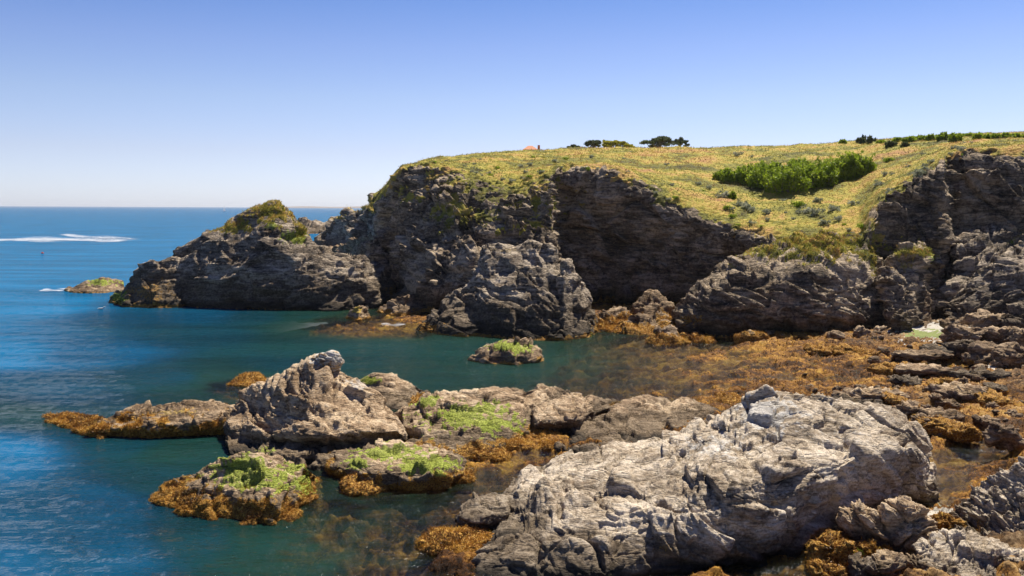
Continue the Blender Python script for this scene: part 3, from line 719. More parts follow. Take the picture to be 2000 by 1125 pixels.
simple('slab_slope', [(1850,620),(1930,622),(2010,622),(2150,620),(2300,620)], [(1850,520),(1872,462),(1900,446),(1935,440),(1965,448),(2000,470),(2150,470),(2300,520)], 9,
       'dark striped slab of rock sloping up to the cliff behind the boulders', mat='stack', z=1.2, mid=.35, amp=0.628, cell=3.2, dip=28, squash=3., seed=34, res=2.2, zweed=None, patches=[('g', 1985, 468, 20, 10, .8)], nmax=(240,150))
simple('slab_slope', [(1870,628),(1940,634),(2010,636),(2200,630)], [(1870,585),(1905,548),(1950,515),(1990,500),(2040,495),(2200,520)], 5,
       'lower grey striped slab in front of the dark slab under the cliff', mat='stack', z=1.2, mid=.4, amp=0.448, cell=2.4, dip=25, squash=3., seed=35, res=2.2, zweed=None)

# ---- shape library for boulders
def ico(n):
    bm = bmesh.new(); bmesh.ops.create_icosphere(bm, subdivisions=n, radius=1)
    vv = np.array([x.co[:] for x in bm.verts]); ff = np.array([[x.index for x in q.verts] for q in bm.faces]); bm.free(); return vv, ff
ICO = {4: ico(4), 5: ico(5), 6: ico(6)}
def blob(name, x0, x1, yt, yb, mat, label, z=0., depth=1., sub=5, amp=.22, cell=.9, dip=0, squash=1.6, seed=1, zweed=None, patches=(), group=None, fuzz=0, moss=0, flat=None, cat='rock', fine=1.):
    """a boulder that stands on height z between the given pixels, as deep as it is wide times depth"""
    D = float(Dz((x0+x1)/2, yb, z)); c = P((x0+x1)/2, yb, D); wd = (x1-x0)/F*D; hh = (yb-yt)/F*D
    if flat:   # a mat lying on the ground: its picture height is mostly its own depth
        d0 = float(Dz((x0+x1)/2, yt, z)); dfar, dnear = d0, D; D = (dfar+dnear)/2; c = P((x0+x1)/2, (yt+yb)/2, D); c[1] = D; wd = (x1-x0)/F*D
        hh = flat*min(wd, 1.2); depth = (dfar-dnear)/wd*.85; c[1] -= wd*.25*depth; c[2] = z-hh*.2
    vv, ff = ICO[sub]; R = random.Random(seed)
    s = np.sign(vv)*np.abs(vv)**.8; s /= np.abs(s).max()
    a = R.uniform(-.4, .4)
    q = np.stack([s[:, 0]*wd*.5, s[:, 1]*wd*.5*depth, s[:, 2]*hh*(1-.0)*.62], 1)
    q[:, 0] += q[:, 2]*R.uniform(-.25, .25)
    v = q + np.array([c[0], c[1]+wd*.25*depth, c[2]+hh*.36])
    n = s/np.linalg.norm(s, axis=1)[:, None]
    mn = min(wd, hh*1.6)
    v = v + n*rock_disp(v+seed*3.1, amp*mn, cell*mn, dip, squash, fine, seed*7)[:, None]
    m = patch_mask(v, patches, zweed, seed)
    org = np.array([c[0], c[1]+wd*.25*depth, c[2]-hh*.2])
    o = mk(name, v, ff, M[mat], origin=org, mask=m); tag(o, label, cat, group)
    f4 = np.concatenate([ff, ff[:, 2:3]], 1)
    for cnt, ch, mt, nm in ((fuzz, 1, 'weed', 'seaweed'), (moss, 0, 'moss', 'green_algae')):
        if cnt:
            s_ = sample_grid(v, f4, np.clip(m[:, ch]-.4, 0, 1)*(v[:, 2] > -.1), cnt, seed)
            if s_:
                t_ = tufts(nm, s_[0], s_[1], .075*max(1, D/45), M[mt], blades=2, upb=.1, seed=seed, origin=org, rbase=np.clip(.5+fbm(s_[0]*1.5, 3, 5)*.6, 0, 1)); t_.location = (0, 0, 0); t_.parent = o
    return o

# boulders at the right under the cliff
BB = [(1845,1905,566,600,1.3,'rounded grey boulder in the shade at the cliff foot'),(1905,1945,575,612,1.3,'square brown boulder left of the wide one under the slab'),(1940,1990,572,612,1.4,'wide brown boulder under the grey slab'),
 (1862,1900,602,628,1.1,'pale brown pointed boulder at the edge of the white sand'),(1848,1880,622,642,1.,'small dark boulder lying on the white sand'),(1895,1960,612,640,1.1,'long flat grey rock behind the sand patch'),
 (1960,2030,606,646,1.1,'grey rock with dark side under the wide boulder'),(1855,1925,640,668,.9,'low dark rock below the sand patch'),(1925,2010,640,672,.9,'broad dark slab shaped rock near the right shore'),
 (1852,1905,668,686,.7,'flat grey ledge rock in front of the low dark rock'),(1905,1955,675,700,.7,'rough grey rock above the small white pebble bank'),(1955,2020,680,712,.7,'pale grey rock right of the rough one by the pebble bank'),
 (2000,2080,560,620,1.4,'large boulder at the far right under the slab'),(1990,2060,640,690,1.,'rough boulder at the far right of the shore'),(1668,1700,640,662,.4,'dark brown stone in front of the caves'),(1748,1780,612,650,.7,'dark rock under the broken spur')]
for i, (x0, x1, yt, yb, z, lab) in enumerate(BB):
    blob('boulder', x0, x1, yt, yb, 'brown' if i % 3 else 'stack', lab, z=z, sub=5 if x1-x0 > 50 else 4, seed=50+i, dip=(-20, 15, 30)[i % 3], squash=2.2, amp=.2, cell=.8)
# small weedy stones at the cave mouths
CB = [(1436,1466,650,670,'dark weedy stone at the mouth of the first cave'),(1458,1500,648,672,'pair sized brown weed lump before the caves'),(1495,1516,644,658,'small grey topped stone among weed before the caves'),
 (1516,1545,655,672,'orange brown weed lump under the cave roof'),(1560,1600,656,674,'flat orange weed mound before the second cave'),(1620,1650,648,672,'tilted dark stone wedge beside the big weed mound'),(1640,1692,645,680,'largest weed mound before the caves'),
 (1570,1620,680,696,'dark undercut weed lump on the orange flat'),(1620,1672,682,697,'second dark undercut weed lump on the flat'),(1668,1720,688,704,'low brown weed rock in the middle of the flat'),(1700,1790,718,738,'long undercut weed ledge above the dark channel'),
 (1940,1998,825,876,'squat grey rock at the edge of the tide pool'),(1845,1900,836,860,'dark brown weed lump at the tide pool rim'),(1780,1850,822,848,'undercut orange ledge behind the foreground boulder'),(1820,1880,752,775,'brown weed hump on the middle of the flat'),
 (1880,1960,768,800,'rough brown weed hump right of the middle'),(1700,1770,778,800,'low weed hump behind the big boulder')]
for i, (x0, x1, yt, yb, lab) in enumerate(CB):
    blob('weed_covered_rock', x0, x1, yt, yb, 'brown', lab, z=.1 if yb < 740 else .3, sub=4 if x1-x0 < 45 else 5, seed=90+i, zweed=2.0 if i not in (2, 5, 11) else .5, fuzz=900, amp=.2, flat=None if i in (2, 5, 11, 0, 1) else .5)

R_l = random.Random(21); nl = 0
for k in range(400):
    if nl >= 20: break
    px = R_l.uniform(1640, 2040); py = R_l.uniform(668, 830)
    if px < 1790 and py < 700: continue
    wpx = R_l.choice((24, 34, 50, 90))*R_l.uniform(.8, 1.2)*(1+(py-668)/250)
    blob('shore_ledge', px-wpx/2, px+wpx/2, py-R_l.uniform(8, 15), py+R_l.uniform(2, 8), ('tan', 'brown', 'stack')[nl % 3], 'grey brown ledge of bare rock breaking through the orange weed', z=.55, sub=4, seed=400+nl,
         group='bare ledges on the shore flat', flat=R_l.uniform(.25, .5), amp=.3, cell=.7, dip=R_l.choice((-25, 20, 40)), squash=1.7, zweed=R_l.uniform(.35, .7), fuzz=250); nl += 1
# ---- foreground rocks
# rock with the horn
HL = [[(446,905,35.3),(500,916,34.6),(560,930,33.6),(640,944,32.8),(700,948,32.6),(778,932,33.3)],
      [(444,874,35.6),(500,882,35.1),(560,886,34.5),(640,892,33.8),(700,884,33.9),(776,870,34.9)],
      [(446,852,37.0),(500,862,36.4),(560,868,35.8),(640,872,35.4),(700,866,35.4),(775,858,36.2)],
      [(446,832,37.4),(500,842,36.5),(560,848,35.4),(600,850,34.8),(640,850,34.7),(700,846,34.9),(775,842,35.8)],
      [(448,806,39.6),(500,800,38.2),(560,796,36.8),(600,794,36.2),(640,798,36.3),(700,806,36.4),(774,820,37)],
      [(450,795,40.3),(470,770,39.9),(520,747,39.4),(560,726,39.1),(592,706,39),(610,698,39),(640,696,39),(654,722,38.9),(668,736,38.8),(700,745,38.6),(735,766,38.5),(774,812,38.3)]]
loft('horned_rock', HL, M['tan'], 'tall brown foreground rock with a leaning horn of pale stone on top', amp=0.19, cell=1.9, dip=-18, squash=2.8, seed=41, res=2., nmax=(330,230), zweed=None, fine=1.42,
     patches=[('l', 700, 748, 40, 12, .6), ('l', 640, 700, 34, 14, .8), ('g', 520, 880, 22, 8, .6), ('g', 690, 890, 30, 10, .7)], fuzz=0, back=.6)
# horn: a leaning column of stone, part of the same rock
def horn():
    top = P(640, 700, 42.9); bot = P(650, 750, 43.0)
    vv, ff = ICO[6]
    t = (vv[:, 2]+1)/2
    ax = np.interp(t, [0, .3, .55, .75, .9, 1], [645, 642, 640, 638, 640, 644])
    ay = np.interp(t, [0, .3, .55, .75, .9, 1], [760, 738, 722, 708, 696, 686])
    rx = np.interp(t, [0, .3, .5, .62, .75, .9, 1], [60, 36, 25, 26, 33, 32, 24])
    c = P(ax, ay, np.full(len(t), 39.)); r = rx/F*39.
    rad = np.sqrt(np.maximum(1-vv[:, 2]**2, 1e-6)); cap = rad**.55
    th = np.arctan2(vv[:, 1], vv[:, 0])
    d = np.stack([np.cos(th), np.sin(th)*.8, th*0], 1)
    v = c + d*(r*cap)[:, None]
    n = d*.8 + vv*.4
    v = v + n*rock_disp(v, .11, .7, -20, 2.4, 1.2, 433)[:, None]
    m = patch_mask(v, [('l', 640, 700, 40, 22, .95), ('l', 600, 730, 18, 10, .5)], None, 44)
    return v, ff, m
hv, hf, hm = horn()
hr = bpy.data.objects['horned_rock']
mk('horn', hv, hf, M['tan'], origin=np.array(hr.location), mask=hm)
ho = bpy.data.objects['horn']; ho.location = (0, 0, 0); ho.parent = hr
simple('low_rock', [(182,858),(230,862),(300,864),(380,862),(452,858)], [(182,828),(215,812),(260,800),(330,795),(370,782),(410,783),(452,790)], 3.6,
       'low dark weed grown rock lying seaward of the horned rock', mat='brown', mid=.25, over=.9, amp=0.178, cell=1.5, dip=10, seed=42, res=1.9, zweed=.8, fine=1.48,
       patches=[('w', 430, 850, 40, 20, .8), ('w', 200, 830, 30, 20, .9), ('y', 330, 805, 100, 12, .45)], fuzz=9000)
simple('weed_spit', [(85,823),(120,832),(160,850),(200,858)], [(85,813),(120,808),(165,811),(200,816)], 2.2,
       'orange weed covered spit tapering into the sea from the low rock', mat='brown', mid=.5, amp=0.0892, cell=.8, seed=43, res=1.8, zweed=2., fuzz=4000)
simple('algae_block', [(300,985),(340,1000),(400,1018),(480,1030),(540,1030),(590,1005),(618,965)], [(300,965),(340,940),(395,915),(430,903),(500,897),(560,898),(590,912),(618,940)], 3.2,
       'blocky foreground rock with bright green algae on top and orange weed sides', mat='tan', mid=.36, over=.15, midpy=.5, amp=0.243, cell=1.6, dip=12, seed=44, res=1.9, nmax=(230,160), zweed=.75, fine=1.37,
       patches=[('g', 500, 922, 100, 34, 1.3), ('g', 592, 945, 30, 22, 1.1), ('g', 420, 912, 30, 10, .8), ('w', 370, 975, 75, 35, 1), ('w', 500, 1010, 80, 26, 1)], fuzz=14000, moss=9000, fuzz_size=.055)
simple('green_streaked_rock', [(640,935),(680,950),(730,970),(800,972),(870,968),(918,945)], [(640,888),(690,878),(740,868),(790,866),(850,880),(900,890),(918,905)], 3.4,
       'undercut rock with green algae across its top right of the horned rock', mat='tan', mid=.25, over=1.0, amp=0.167, cell=1.5, dip=-15, seed=45, res=1.9, zweed=.45, fine=1.37,
       patches=[('g', 760, 885, 69, 22, 1.25), ('g', 840, 905, 69, 17, 1.25), ('g', 700, 905, 34, 12, 1.25), ('w', 700, 950, 60, 24, 1), ('w', 890, 940, 40, 30, .8)], fuzz=4500, moss=5000, fuzz_size=.055)
simple('green_patched_slab', [(770,880),(830,895),(900,893),(960,880),(1010,868),(1040,850),(1118,790)], [(770,812),(800,792),(830,775),(870,768),(920,763),(1000,760),(1070,756),(1095,757),(1118,770)], 5.,
       'broad sunlit tan slab with a bright green algae patch', mat='tan', mid=.55, midpy=.6, amp=0.19, cell=1.9, dip=-14, squash=2.4, seed=46, res=1.9, nmax=(260,170), zweed=.45, fine=1.37,
       patches=[('g', 905, 815, 92, 31, 1.25), ('g', 835, 785, 29, 12, 1.25), ('g', 960, 830, 57, 22, 1.25), ('w', 930, 885, 90, 14, 1), ('w', 1010, 862, 40, 14, .9)], fuzz=5000, moss=6500, fuzz_size=.055)
simple('rounded_tan_rock', [(1045,858),(1080,862),(1130,860),(1200,800)], [(1045,800),(1070,780),(1110,772),(1150,770),(1180,780),(1200,788)], 3.2,
       'rounded tan rock overhanging a black hollow next to the broad slab', mat='tan', mid=.2, over=1.3, midpy=.45, amp=0.167, cell=1.5, dip=-25, seed=47, res=1.9, zweed=.2, fine=1.37)
simple('tan_ledge', [(1098,882),(1160,890),(1220,880),(1300,858),(1412,830)], [(1098,862),(1130,835),(1180,812),(1240,800),(1300,790),(1345,780),(1385,790),(1412,805)], 4.4,
       'jagged tan ledge running toward the back of the big boulder', mat='tan', mid=.5, midpy=.55, amp=0.201, cell=1.6, dip=-20, squash=2.4, seed=48, res=1.9, zweed=None, fine=1.48)
simple('tan_ledge', [(1190,835),(1240,830),(1318,800)], [(1190,800),(1215,782),(1255,774),(1290,778),(1318,788)], 2.4,
       'small flat topped tan rock behind the jagged ledge', mat='tan', mid=.4, z=.2, amp=0.112, cell=1.2, dip=-10, seed=49, res=1.9, zweed=None)
simple('mossy_slab', [(700,790),(740,800),(790,800),(835,778)], [(700,742),(730,732),(765,731),(800,748),(835,768)], 3.2,
       'sloping brown slab with green algae behind the horned rock', mat='tan', mid=.5, amp=0.122, cell=1.4, dip=15, seed=51, res=1.9, zweed=.15, patches=[('g', 725, 742, 22, 8, 1), ('w', 820, 780, 22, 12, .9)], moss=1200, fuzz=700)
simple('orange_weed_rock', [(445,752),(480,756),(525,750)], [(445,748),(465,733),(490,727),(510,733),(525,745)], 1.8,
       'small orange weed mound in the water behind the horned rock', mat='brown', amp=0.078, cell=.8, seed=52, res=1.7, zweed=2., fuzz=1600)
# big foreground boulder
BL = [[(925,1150,25.0),(1000,1180,24.8),(1100,1190,24.8),(1250,1180,25.2),(1400,1150,26.0),(1500,1120,26.9),(1600,1085,28.0),(1700,1050,28.8),(1780,1020,29.6),(1822,990,30.5)],
      [(928,1118,24.9),(1000,1142,24.0),(1100,1142,23.9),(1250,1126,24.2),(1400,1098,24.7),(1500,1072,25.4),(1600,1045,26.6),(1700,1012,27.9),(1780,990,29.2),(1826,960,30.3)],
      [(934,1080,25.9),(1000,1050,25.8),(1100,1020,25.9),(1200,1000,25.9),(1300,985,25.7),(1400,955,25.6),(1500,932,25.8),(1600,912,26.5),(1700,892,27.5),(1780,888,28.8),(1830,912,30.1)],
      [(945,1040,28.5),(1000,960,29),(1080,925,29.2),(1150,915,29),(1250,905,28.8),(1350,880,28.7),(1450,850,28.8),(1550,835,29),(1650,835,29.4),(1740,845,30),(1800,870,30.6),(1831,905,31)],
      [(965,1000,30.3),(985,975,30.8),(1010,930,31.4),(1080,896,31.8),(1120,888,31.9),(1200,880,31.8),(1290,852,31.4),(1370,842,31.2),(1420,805,31),(1452,778,30.9),(1500,761,30.9),(1560,757,31),(1620,772,31.1),(1680,796,31.2),(1740,802,31.3),(1790,832,31.3),(1806,868,31.4),(1830,893,31.5)]]
BL = [[(a, b, c-(.6, .6, .4, 0, 0)[r]*(a < 1650)*min(1, (1650-a)/150)) for a, b, c in row] for r, row in enumerate(BL)]
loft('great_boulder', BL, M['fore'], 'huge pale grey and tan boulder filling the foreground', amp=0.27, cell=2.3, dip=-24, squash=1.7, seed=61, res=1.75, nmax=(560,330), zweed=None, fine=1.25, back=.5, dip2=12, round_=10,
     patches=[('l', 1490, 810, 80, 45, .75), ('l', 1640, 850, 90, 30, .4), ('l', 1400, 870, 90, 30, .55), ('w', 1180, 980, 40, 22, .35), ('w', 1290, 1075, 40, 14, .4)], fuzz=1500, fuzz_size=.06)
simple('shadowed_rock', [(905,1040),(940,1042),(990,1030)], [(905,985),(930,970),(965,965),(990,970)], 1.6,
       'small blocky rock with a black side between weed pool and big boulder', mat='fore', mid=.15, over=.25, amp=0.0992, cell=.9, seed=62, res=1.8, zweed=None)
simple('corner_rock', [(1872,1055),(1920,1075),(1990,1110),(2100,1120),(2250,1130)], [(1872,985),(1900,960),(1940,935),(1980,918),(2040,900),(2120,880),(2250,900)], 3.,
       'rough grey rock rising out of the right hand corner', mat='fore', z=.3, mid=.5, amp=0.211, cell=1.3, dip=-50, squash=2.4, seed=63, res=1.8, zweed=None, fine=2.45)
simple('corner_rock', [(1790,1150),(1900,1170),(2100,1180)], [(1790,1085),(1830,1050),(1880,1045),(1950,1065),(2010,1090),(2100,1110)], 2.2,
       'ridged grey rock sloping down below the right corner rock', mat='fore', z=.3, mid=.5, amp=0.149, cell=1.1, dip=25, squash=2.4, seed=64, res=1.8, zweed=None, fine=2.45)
FB = [(1655,1745,990,1075,'tan','upright brown rock wedged under the right end of the boulder'),(1735,1832,986,1085,'tan','pointed brown rock standing in front of the sand pocket'),
 (1640,1690,1010,1060,'tan','dark small rock behind the upright brown one'),(1770,1850,1088,1135,'tan','rounded brown stone at the bottom edge by the ridged rock'),(1590,1680,1058,1100,'brown','dark red brown weedy stone in the shade of the boulder'),
 (1590,1650,1105,1140,'brown','brown weed stone at the bottom edge under the boulder'),(1655,1705,1095,1135,'fore','pale smooth stone at the bottom edge'),(1700,1780,1090,1135,'tan','rough tan stone beside the pale smooth one'),
 (1680,1720,1062,1098,'brown','small round weedy stone with a green tuft beside it'),(1722,1745,1068,1092,'brown','smallest reddish stone between the weedy stones'),(1830,1890,1010,1055,'brown','weed topped stone beside the sand pocket')]
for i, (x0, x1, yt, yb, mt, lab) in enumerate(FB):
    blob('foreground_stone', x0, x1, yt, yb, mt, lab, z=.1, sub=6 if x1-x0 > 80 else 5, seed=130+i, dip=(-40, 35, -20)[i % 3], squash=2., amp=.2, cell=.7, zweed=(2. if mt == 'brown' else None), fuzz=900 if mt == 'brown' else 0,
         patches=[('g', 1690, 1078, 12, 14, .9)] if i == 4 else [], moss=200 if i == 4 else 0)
# weed mounds in the near pool
PW = [(1030,1098,842,868,'ochre weed mound under the black hollow'),(985,1045,862,884,'ochre weed mound left of the hollow'),(1050,1100,865,884,'small ochre weed mound below the hollow'),(920,1000,885,905,'low ochre weed mound at the top of the blue pool'),
 (815,960,1035,1095,'big orange weed mound in the pool beside the boulder'),(890,950,1085,1110,'dark orange weed mound below the big one'),(880,925,925,950,'rust brown weed lump against the green streaked rock'),(670,760,930,975,'rust brown weed lump in the shadow of the streaked rock'),
 (1400,1450,770,798,'bright orange weed mound at the water edge behind the boulder'),(1425,1455,760,772,'small orange weed mound behind the bright one'),(1180,1215,640,652,'little orange weed lump at the buttress foot')]
for i, (x0, x1, yt, yb, lab) in enumerate(PW):
    blob('seaweed_mound', x0, x1, yt, yb, 'brown', lab, z=-.05, sub=5, seed=160+i, depth=.9, amp=.12, cell=.6, zweed=3., fuzz=3000 if i == 4 else 1300, cat='seaweed', flat=.3 if i not in (6, 7) else .45)
# loose stones strewn over the flat: shared shapes
protos = []
for i in range(6):
    vv, ff = ICO[4]; s = vv*np.array([1, .8, .55]); s = s + vv*rock_disp(s*1.+i*9, .28, .9, 10*i, 1.8, 1., i*17)[:, None]
    me_o = mk('shore_stone', s, ff, M['brown'] if i % 3 else M['tan'], mask=np.zeros((len(s), 4)))
    protos.append(me_o)
R = random.Random(5); cnt = 0
for k in range(900):
    if cnt >= 190: break
    px = R.uniform(1450, 2060); py = R.uniform(655, 860) if R.random() < .75 else R.uniform(600, 700)
    if py < 700 and px < 1700: continue
    D = float(Dz(px, py, .4)); c = P(px, py, D); z = float(bed_h(np.array([c[0]]), np.array([c[1]]))[0])
    if z < .12 or (1740 < px < 1905 and 620 < py < 672): continue
    s = D/F*R.uniform(4, 13)*(1.3 if px > 1850 and py < 720 else 1)
    base = protos[cnt % 6]; o = base if cnt < 6 else link(base.copy())
    o.location = (c[0], c[1], z+s*.1); o.scale = (s, s, s*R.uniform(.7, 1.1)); o.rotation_euler = (R.uniform(-.3, .3), R.uniform(-.3, .3), R.uniform(0, 6.28))
    tag(o, 'small loose brown stone strewn on the weedy shore flat', 'stone', 'loose stones strewn over the shore flat'); cnt += 1
# weed fronds over the flat
wgt = ((SHORE_V[:, 2] > -.04) & (SHORE_V[:, 2] < .75)).astype(float)*(1-sand)
s_ = sample_grid(SHORE_V, SHORE_F, wgt, 42000, 9)
q = tufts('seaweed', s_[0], s_[1], np.clip(s_[0][:, 1]/45, .6, 1.6)*.085, M['weed'], blades=2, upb=.15, seed=8, rbase=np.clip(.42+fbm(s_[0]*.8, 4, 640)*1.0, 0, 1), width=.5)
tag(q, 'orange and brown seaweed matted over the low tide flat', 'seaweed', kind='stuff')

# ------------------------------------------------------------------ vegetation
def tube(pts, rad, n=6):
    pts = np.array(pts, float); v = []; f = []
    for i, (p, r) in enumerate(zip(pts, rad)):
        d = pts[min(i+1, len(pts)-1)]-pts[max(i-1, 0)]; d /= np.linalg.norm(d)
        a = np.cross(d, [.3, 1, .2]); a /= np.linalg.norm(a); b = np.cross(d, a)
        for k in range(n):
            t = 2*math.pi*k/n; v.append(p+(a*math.cos(t)+b*math.sin(t))*r)
    for i in range(len(pts)-1):
        for k in range(n): f.append([i*n+k, i*n+(k+1) % n, (i+1)*n+(k+1) % n, (i+1)*n+k])
    return v, f
def join(lst):
    V, Fc, o = [], [], 0
    for v, f in lst:
        V += list(v); Fc += [[i+o for i in q] for q in f]; o += len(v)
    return np.array(V), np.array(Fc)
def leaves(centers, rads, per, size, R, flat=1., up_=.3):
    n = len(centers)*per
    c = np.repeat(centers, per, 0); r = np.repeat(rads, per)
    d = R.normal(size=(n, 3)); d /= np.linalg.norm(d, axis=1)[:, None]
    p = c + d*(r*R.uniform(.35, 1., n)**.6)[:, None]*np.array([1, 1, flat])
    a = R.normal(size=(n, 3)); a[:, 2] += up_*3; a /= np.linalg.norm(a, axis=1)[:, None]
    b = np.cross(a, R.normal(size=(n, 3))); b /= np.linalg.norm(b, axis=1)[:, None]
    s = size*R.uniform(.6, 1.4, n)[:, None]
    v = np.stack([p-b*s*.4, p+b*s*.4, p+a*s], 1).reshape(-1, 3)
    rr = np.repeat(np.clip(np.repeat(R.uniform(.2, .8, len(centers)), per)+R.uniform(-.2, .2, n), 0, 1), 3)
    return v, np.arange(3*n).reshape(-1, 3), rr
def shrub(name, base, wd, ht, mat, label, seed, group=None, sprays=34, leaf=.2, cat='shrub', droop=0.):
    """upright sprays of leaves on thin stems"""
    R = np.random.RandomState(seed); base = np.array(base, float)
    root = link(bpy.data.objects.new(name, None)); root.location = base; tag(root, label, cat, group)
    stems, cs, rs = [], [], []
    for k in range(sprays):
        a = R.uniform(0, 2*math.pi); rr = math.sqrt(R.uniform(0, 1))
        foot = base+np.array([math.cos(a)*rr*wd*.42, math.sin(a)*rr*wd*.35, -.1])
        h = ht*(1-.5*rr**2)*R.uniform(.6, 1.1)
        lean = np.array([math.cos(a)*rr*.25, math.sin(a)*rr*.2, 0])*ht + R.normal(size=3)*.06*ht; lean[2] = 0
        tip = foot+lean+np.array([0, 0, h])
        stems.append(tube([foot, (foot+tip)/2+lean*.1, tip], [.03*ht**.5, .02*ht**.5, .006], 4))
        for t in np.linspace(.22, 1, 6):
            cs.append(foot+(tip-foot)*t+R.normal(size=3)*.05*ht); rs.append(ht*.16*(1.25-t*.75)+.02)
    v, f = join(stems); mk('stem', v, f, M['bark'], origin=base).parent = root
    bpy.data.objects[-1] if False else None
    v2, f2, rn = leaves(np.array(cs), np.array(rs), 16, leaf, R, 1.15)
    l = mk('foliage', v2, f2, M[mat], origin=base, rnd=rn, smooth=False); l.parent = root
    for ch in root.children: ch.location = (0, 0, 0)
    return root
# the big thicket
TH = [(1425,352,60,24,'leaf','low bright green shrub at the seaward end of the thicket'),(1462,358,64,34,'leaf','bright green shrub second from the seaward end of the thicket'),(1500,366,66,46,'leaf','full green shrub with a pointed top in the thicket'),
 (1535,374,62,52,'leaf','yellow green shrub nearest the cliff edge in the thicket'),(1568,366,60,54,'leaf','tall green shrub in the middle of the thicket'),(1600,362,62,50,'leaf','olive shrub with bare grey stems right of the thicket middle'),
 (1632,356,56,50,'leaf','tall feathery shrub toward the inland end of the thicket'),(1660,350,54,46,'leaf','dark stemmed shrub next to the inland end of the thicket'),(1682,346,44,42,'leaf','spiky shrub at the inland end of the thicket'),
 (1500,345,60,30,'leaf','shrub behind the full green one in the thicket'),(1560,342,60,32,'leaf','shrub at the back of the thicket above the middle'),(1515,374,40,20,'leaf','low yellow green shrub in front of the thicket')]
for i, (px, py, w_, h_, mt, lab) in enumerate(TH):
    b = on_head(px, py); D = b[1]
    shrub('green_shrub', b, w_/F*D, h_/F*D, mt, lab, 200+i, sprays=46, leaf=.24)
b = on_head(1431, 388); shrub('green_shrub', b, 14/F*b[1], 14/F*b[1], 'leaf', 'single small bright green bush alone on the grass below the thicket', 230, sprays=10, leaf=.2)
# skyline bushes
sk0 = None
SKB = [(1645,277,9,7),(1690,276,34,13),(1740,286,16,14),(1767,284,8,8),(1722,276,14,6),(1752,276,20,10),(1775,275,22,12),(1800,274,24,14),(1822,273,22,13),(1843,272,24,15),(1866,271,22,13),(1890,270,24,13),(1914,269,22,12),(1938,268,22,10),(1962,267,22,9),(1985,266,20,8),(2010,265,22,9),(2040,264,26,10)]
SL = {0: 'tiny bush alone on the skyline before the hedge of bushes', 1: 'round dark bush standing alone on the skyline', 2: 'dark green bush just below the skyline with a smaller one beside it', 3: 'smaller dark bush below the skyline beside a larger one'}
for i, (px, py, w_, h_) in enumerate(SKB):
    b = on_head(px, py+3); D = b[1]
    shrub('skyline_bush', b, w_/F*D*1.1, h_/F*D*1.0, 'leaf' if i not in (1, 2, 3) else 'leaf_dark', SL.get(i, 'green bush in the continuous row along the skyline'), 240+i, group=None if i in SL else 'row of bushes along the skyline', sprays=18, leaf=.3)
# grey cushion shrubs dotted on the slope
cush = []
for i in range(5):
    R_ = np.random.RandomState(300+i); root = link(bpy.data.objects.new('cushion_shrub', None))
    cs = R_.normal(size=(14, 3))*np.array([.32, .32, .12])+np.array([0, 0, .28])
    v2, f2, rn = leaves(cs, np.full(14, .26), 26, .17, R_, .8)
    l = mk('foliage', v2, f2, M['leaf_grey'] if i < 4 else M['leaf'], rnd=rn, smooth=False); l.parent = root
    v3, f3 = join([tube([(0, 0, -.15), (a*.1, b_*.1, .1), (a*.25, b_*.25, .3)], [.03, .02, .008], 4) for a, b_ in ((1, 0), (-1, .3), (.2, 1), (-.3, -1))])
    mk('stem', v3, f3, M['bark']).parent = root
    cush.append(root)
R = random.Random(11); n = 0
spots = [(1448,402),(1458,408),(1470,412),(1500,418),(1560,403),(1570,415),(1592,418),(1625,412),(1597,395),(1420,408),(1410,385),(1665,400),(1640,430),(1612,438),(1685,445),(1716,362),(1740,372),(1790,340),(1795,345),(1735,316),(1725,313),(1440,305),(1468,306),(1500,430),(1430,425),(1535,415),(1550,428)]
while len(spots) < 105:
    px = R.uniform(830, 1900); e = np.interp(px, [800,850,930,1010,1090,1200,1300,1400,1500,1680,1700,1770,1850,1990], [326,320,345,360,332,338,392,436,465,480,440,362,315,297])
    s_y = np.interp(px, [850,1000,1500,1900], [308,294,284,268])
    t = R.random()**1.8; spots.append((px, e-3-(e-s_y-14)*t))
for k, (px, py) in enumerate(spots):
    if 1400 < px < 1705 and 308 < py < 372: continue
    src = cush[k % 5]; b = on_head(px, py)
    if n < 5: o = cush[n]
    else:
        o = link(src.copy())
        for ch in src.children:
            c = link(ch.copy()); c.parent = o
    s = R.uniform(.4, .9)*(1.1 if k < 22 else .65)
    o.location = b+np.array([0, 0, -.05]); o.scale = (s, s, s*R.uniform(.8, 1.2)); o.rotation_euler = (0, 0, R.uniform(0, 6))
    tag(o, 'small grey green cushion shrub dotted on the grassy slope', 'shrub', 'cushion shrubs dotted over the grassy slope'); n += 1
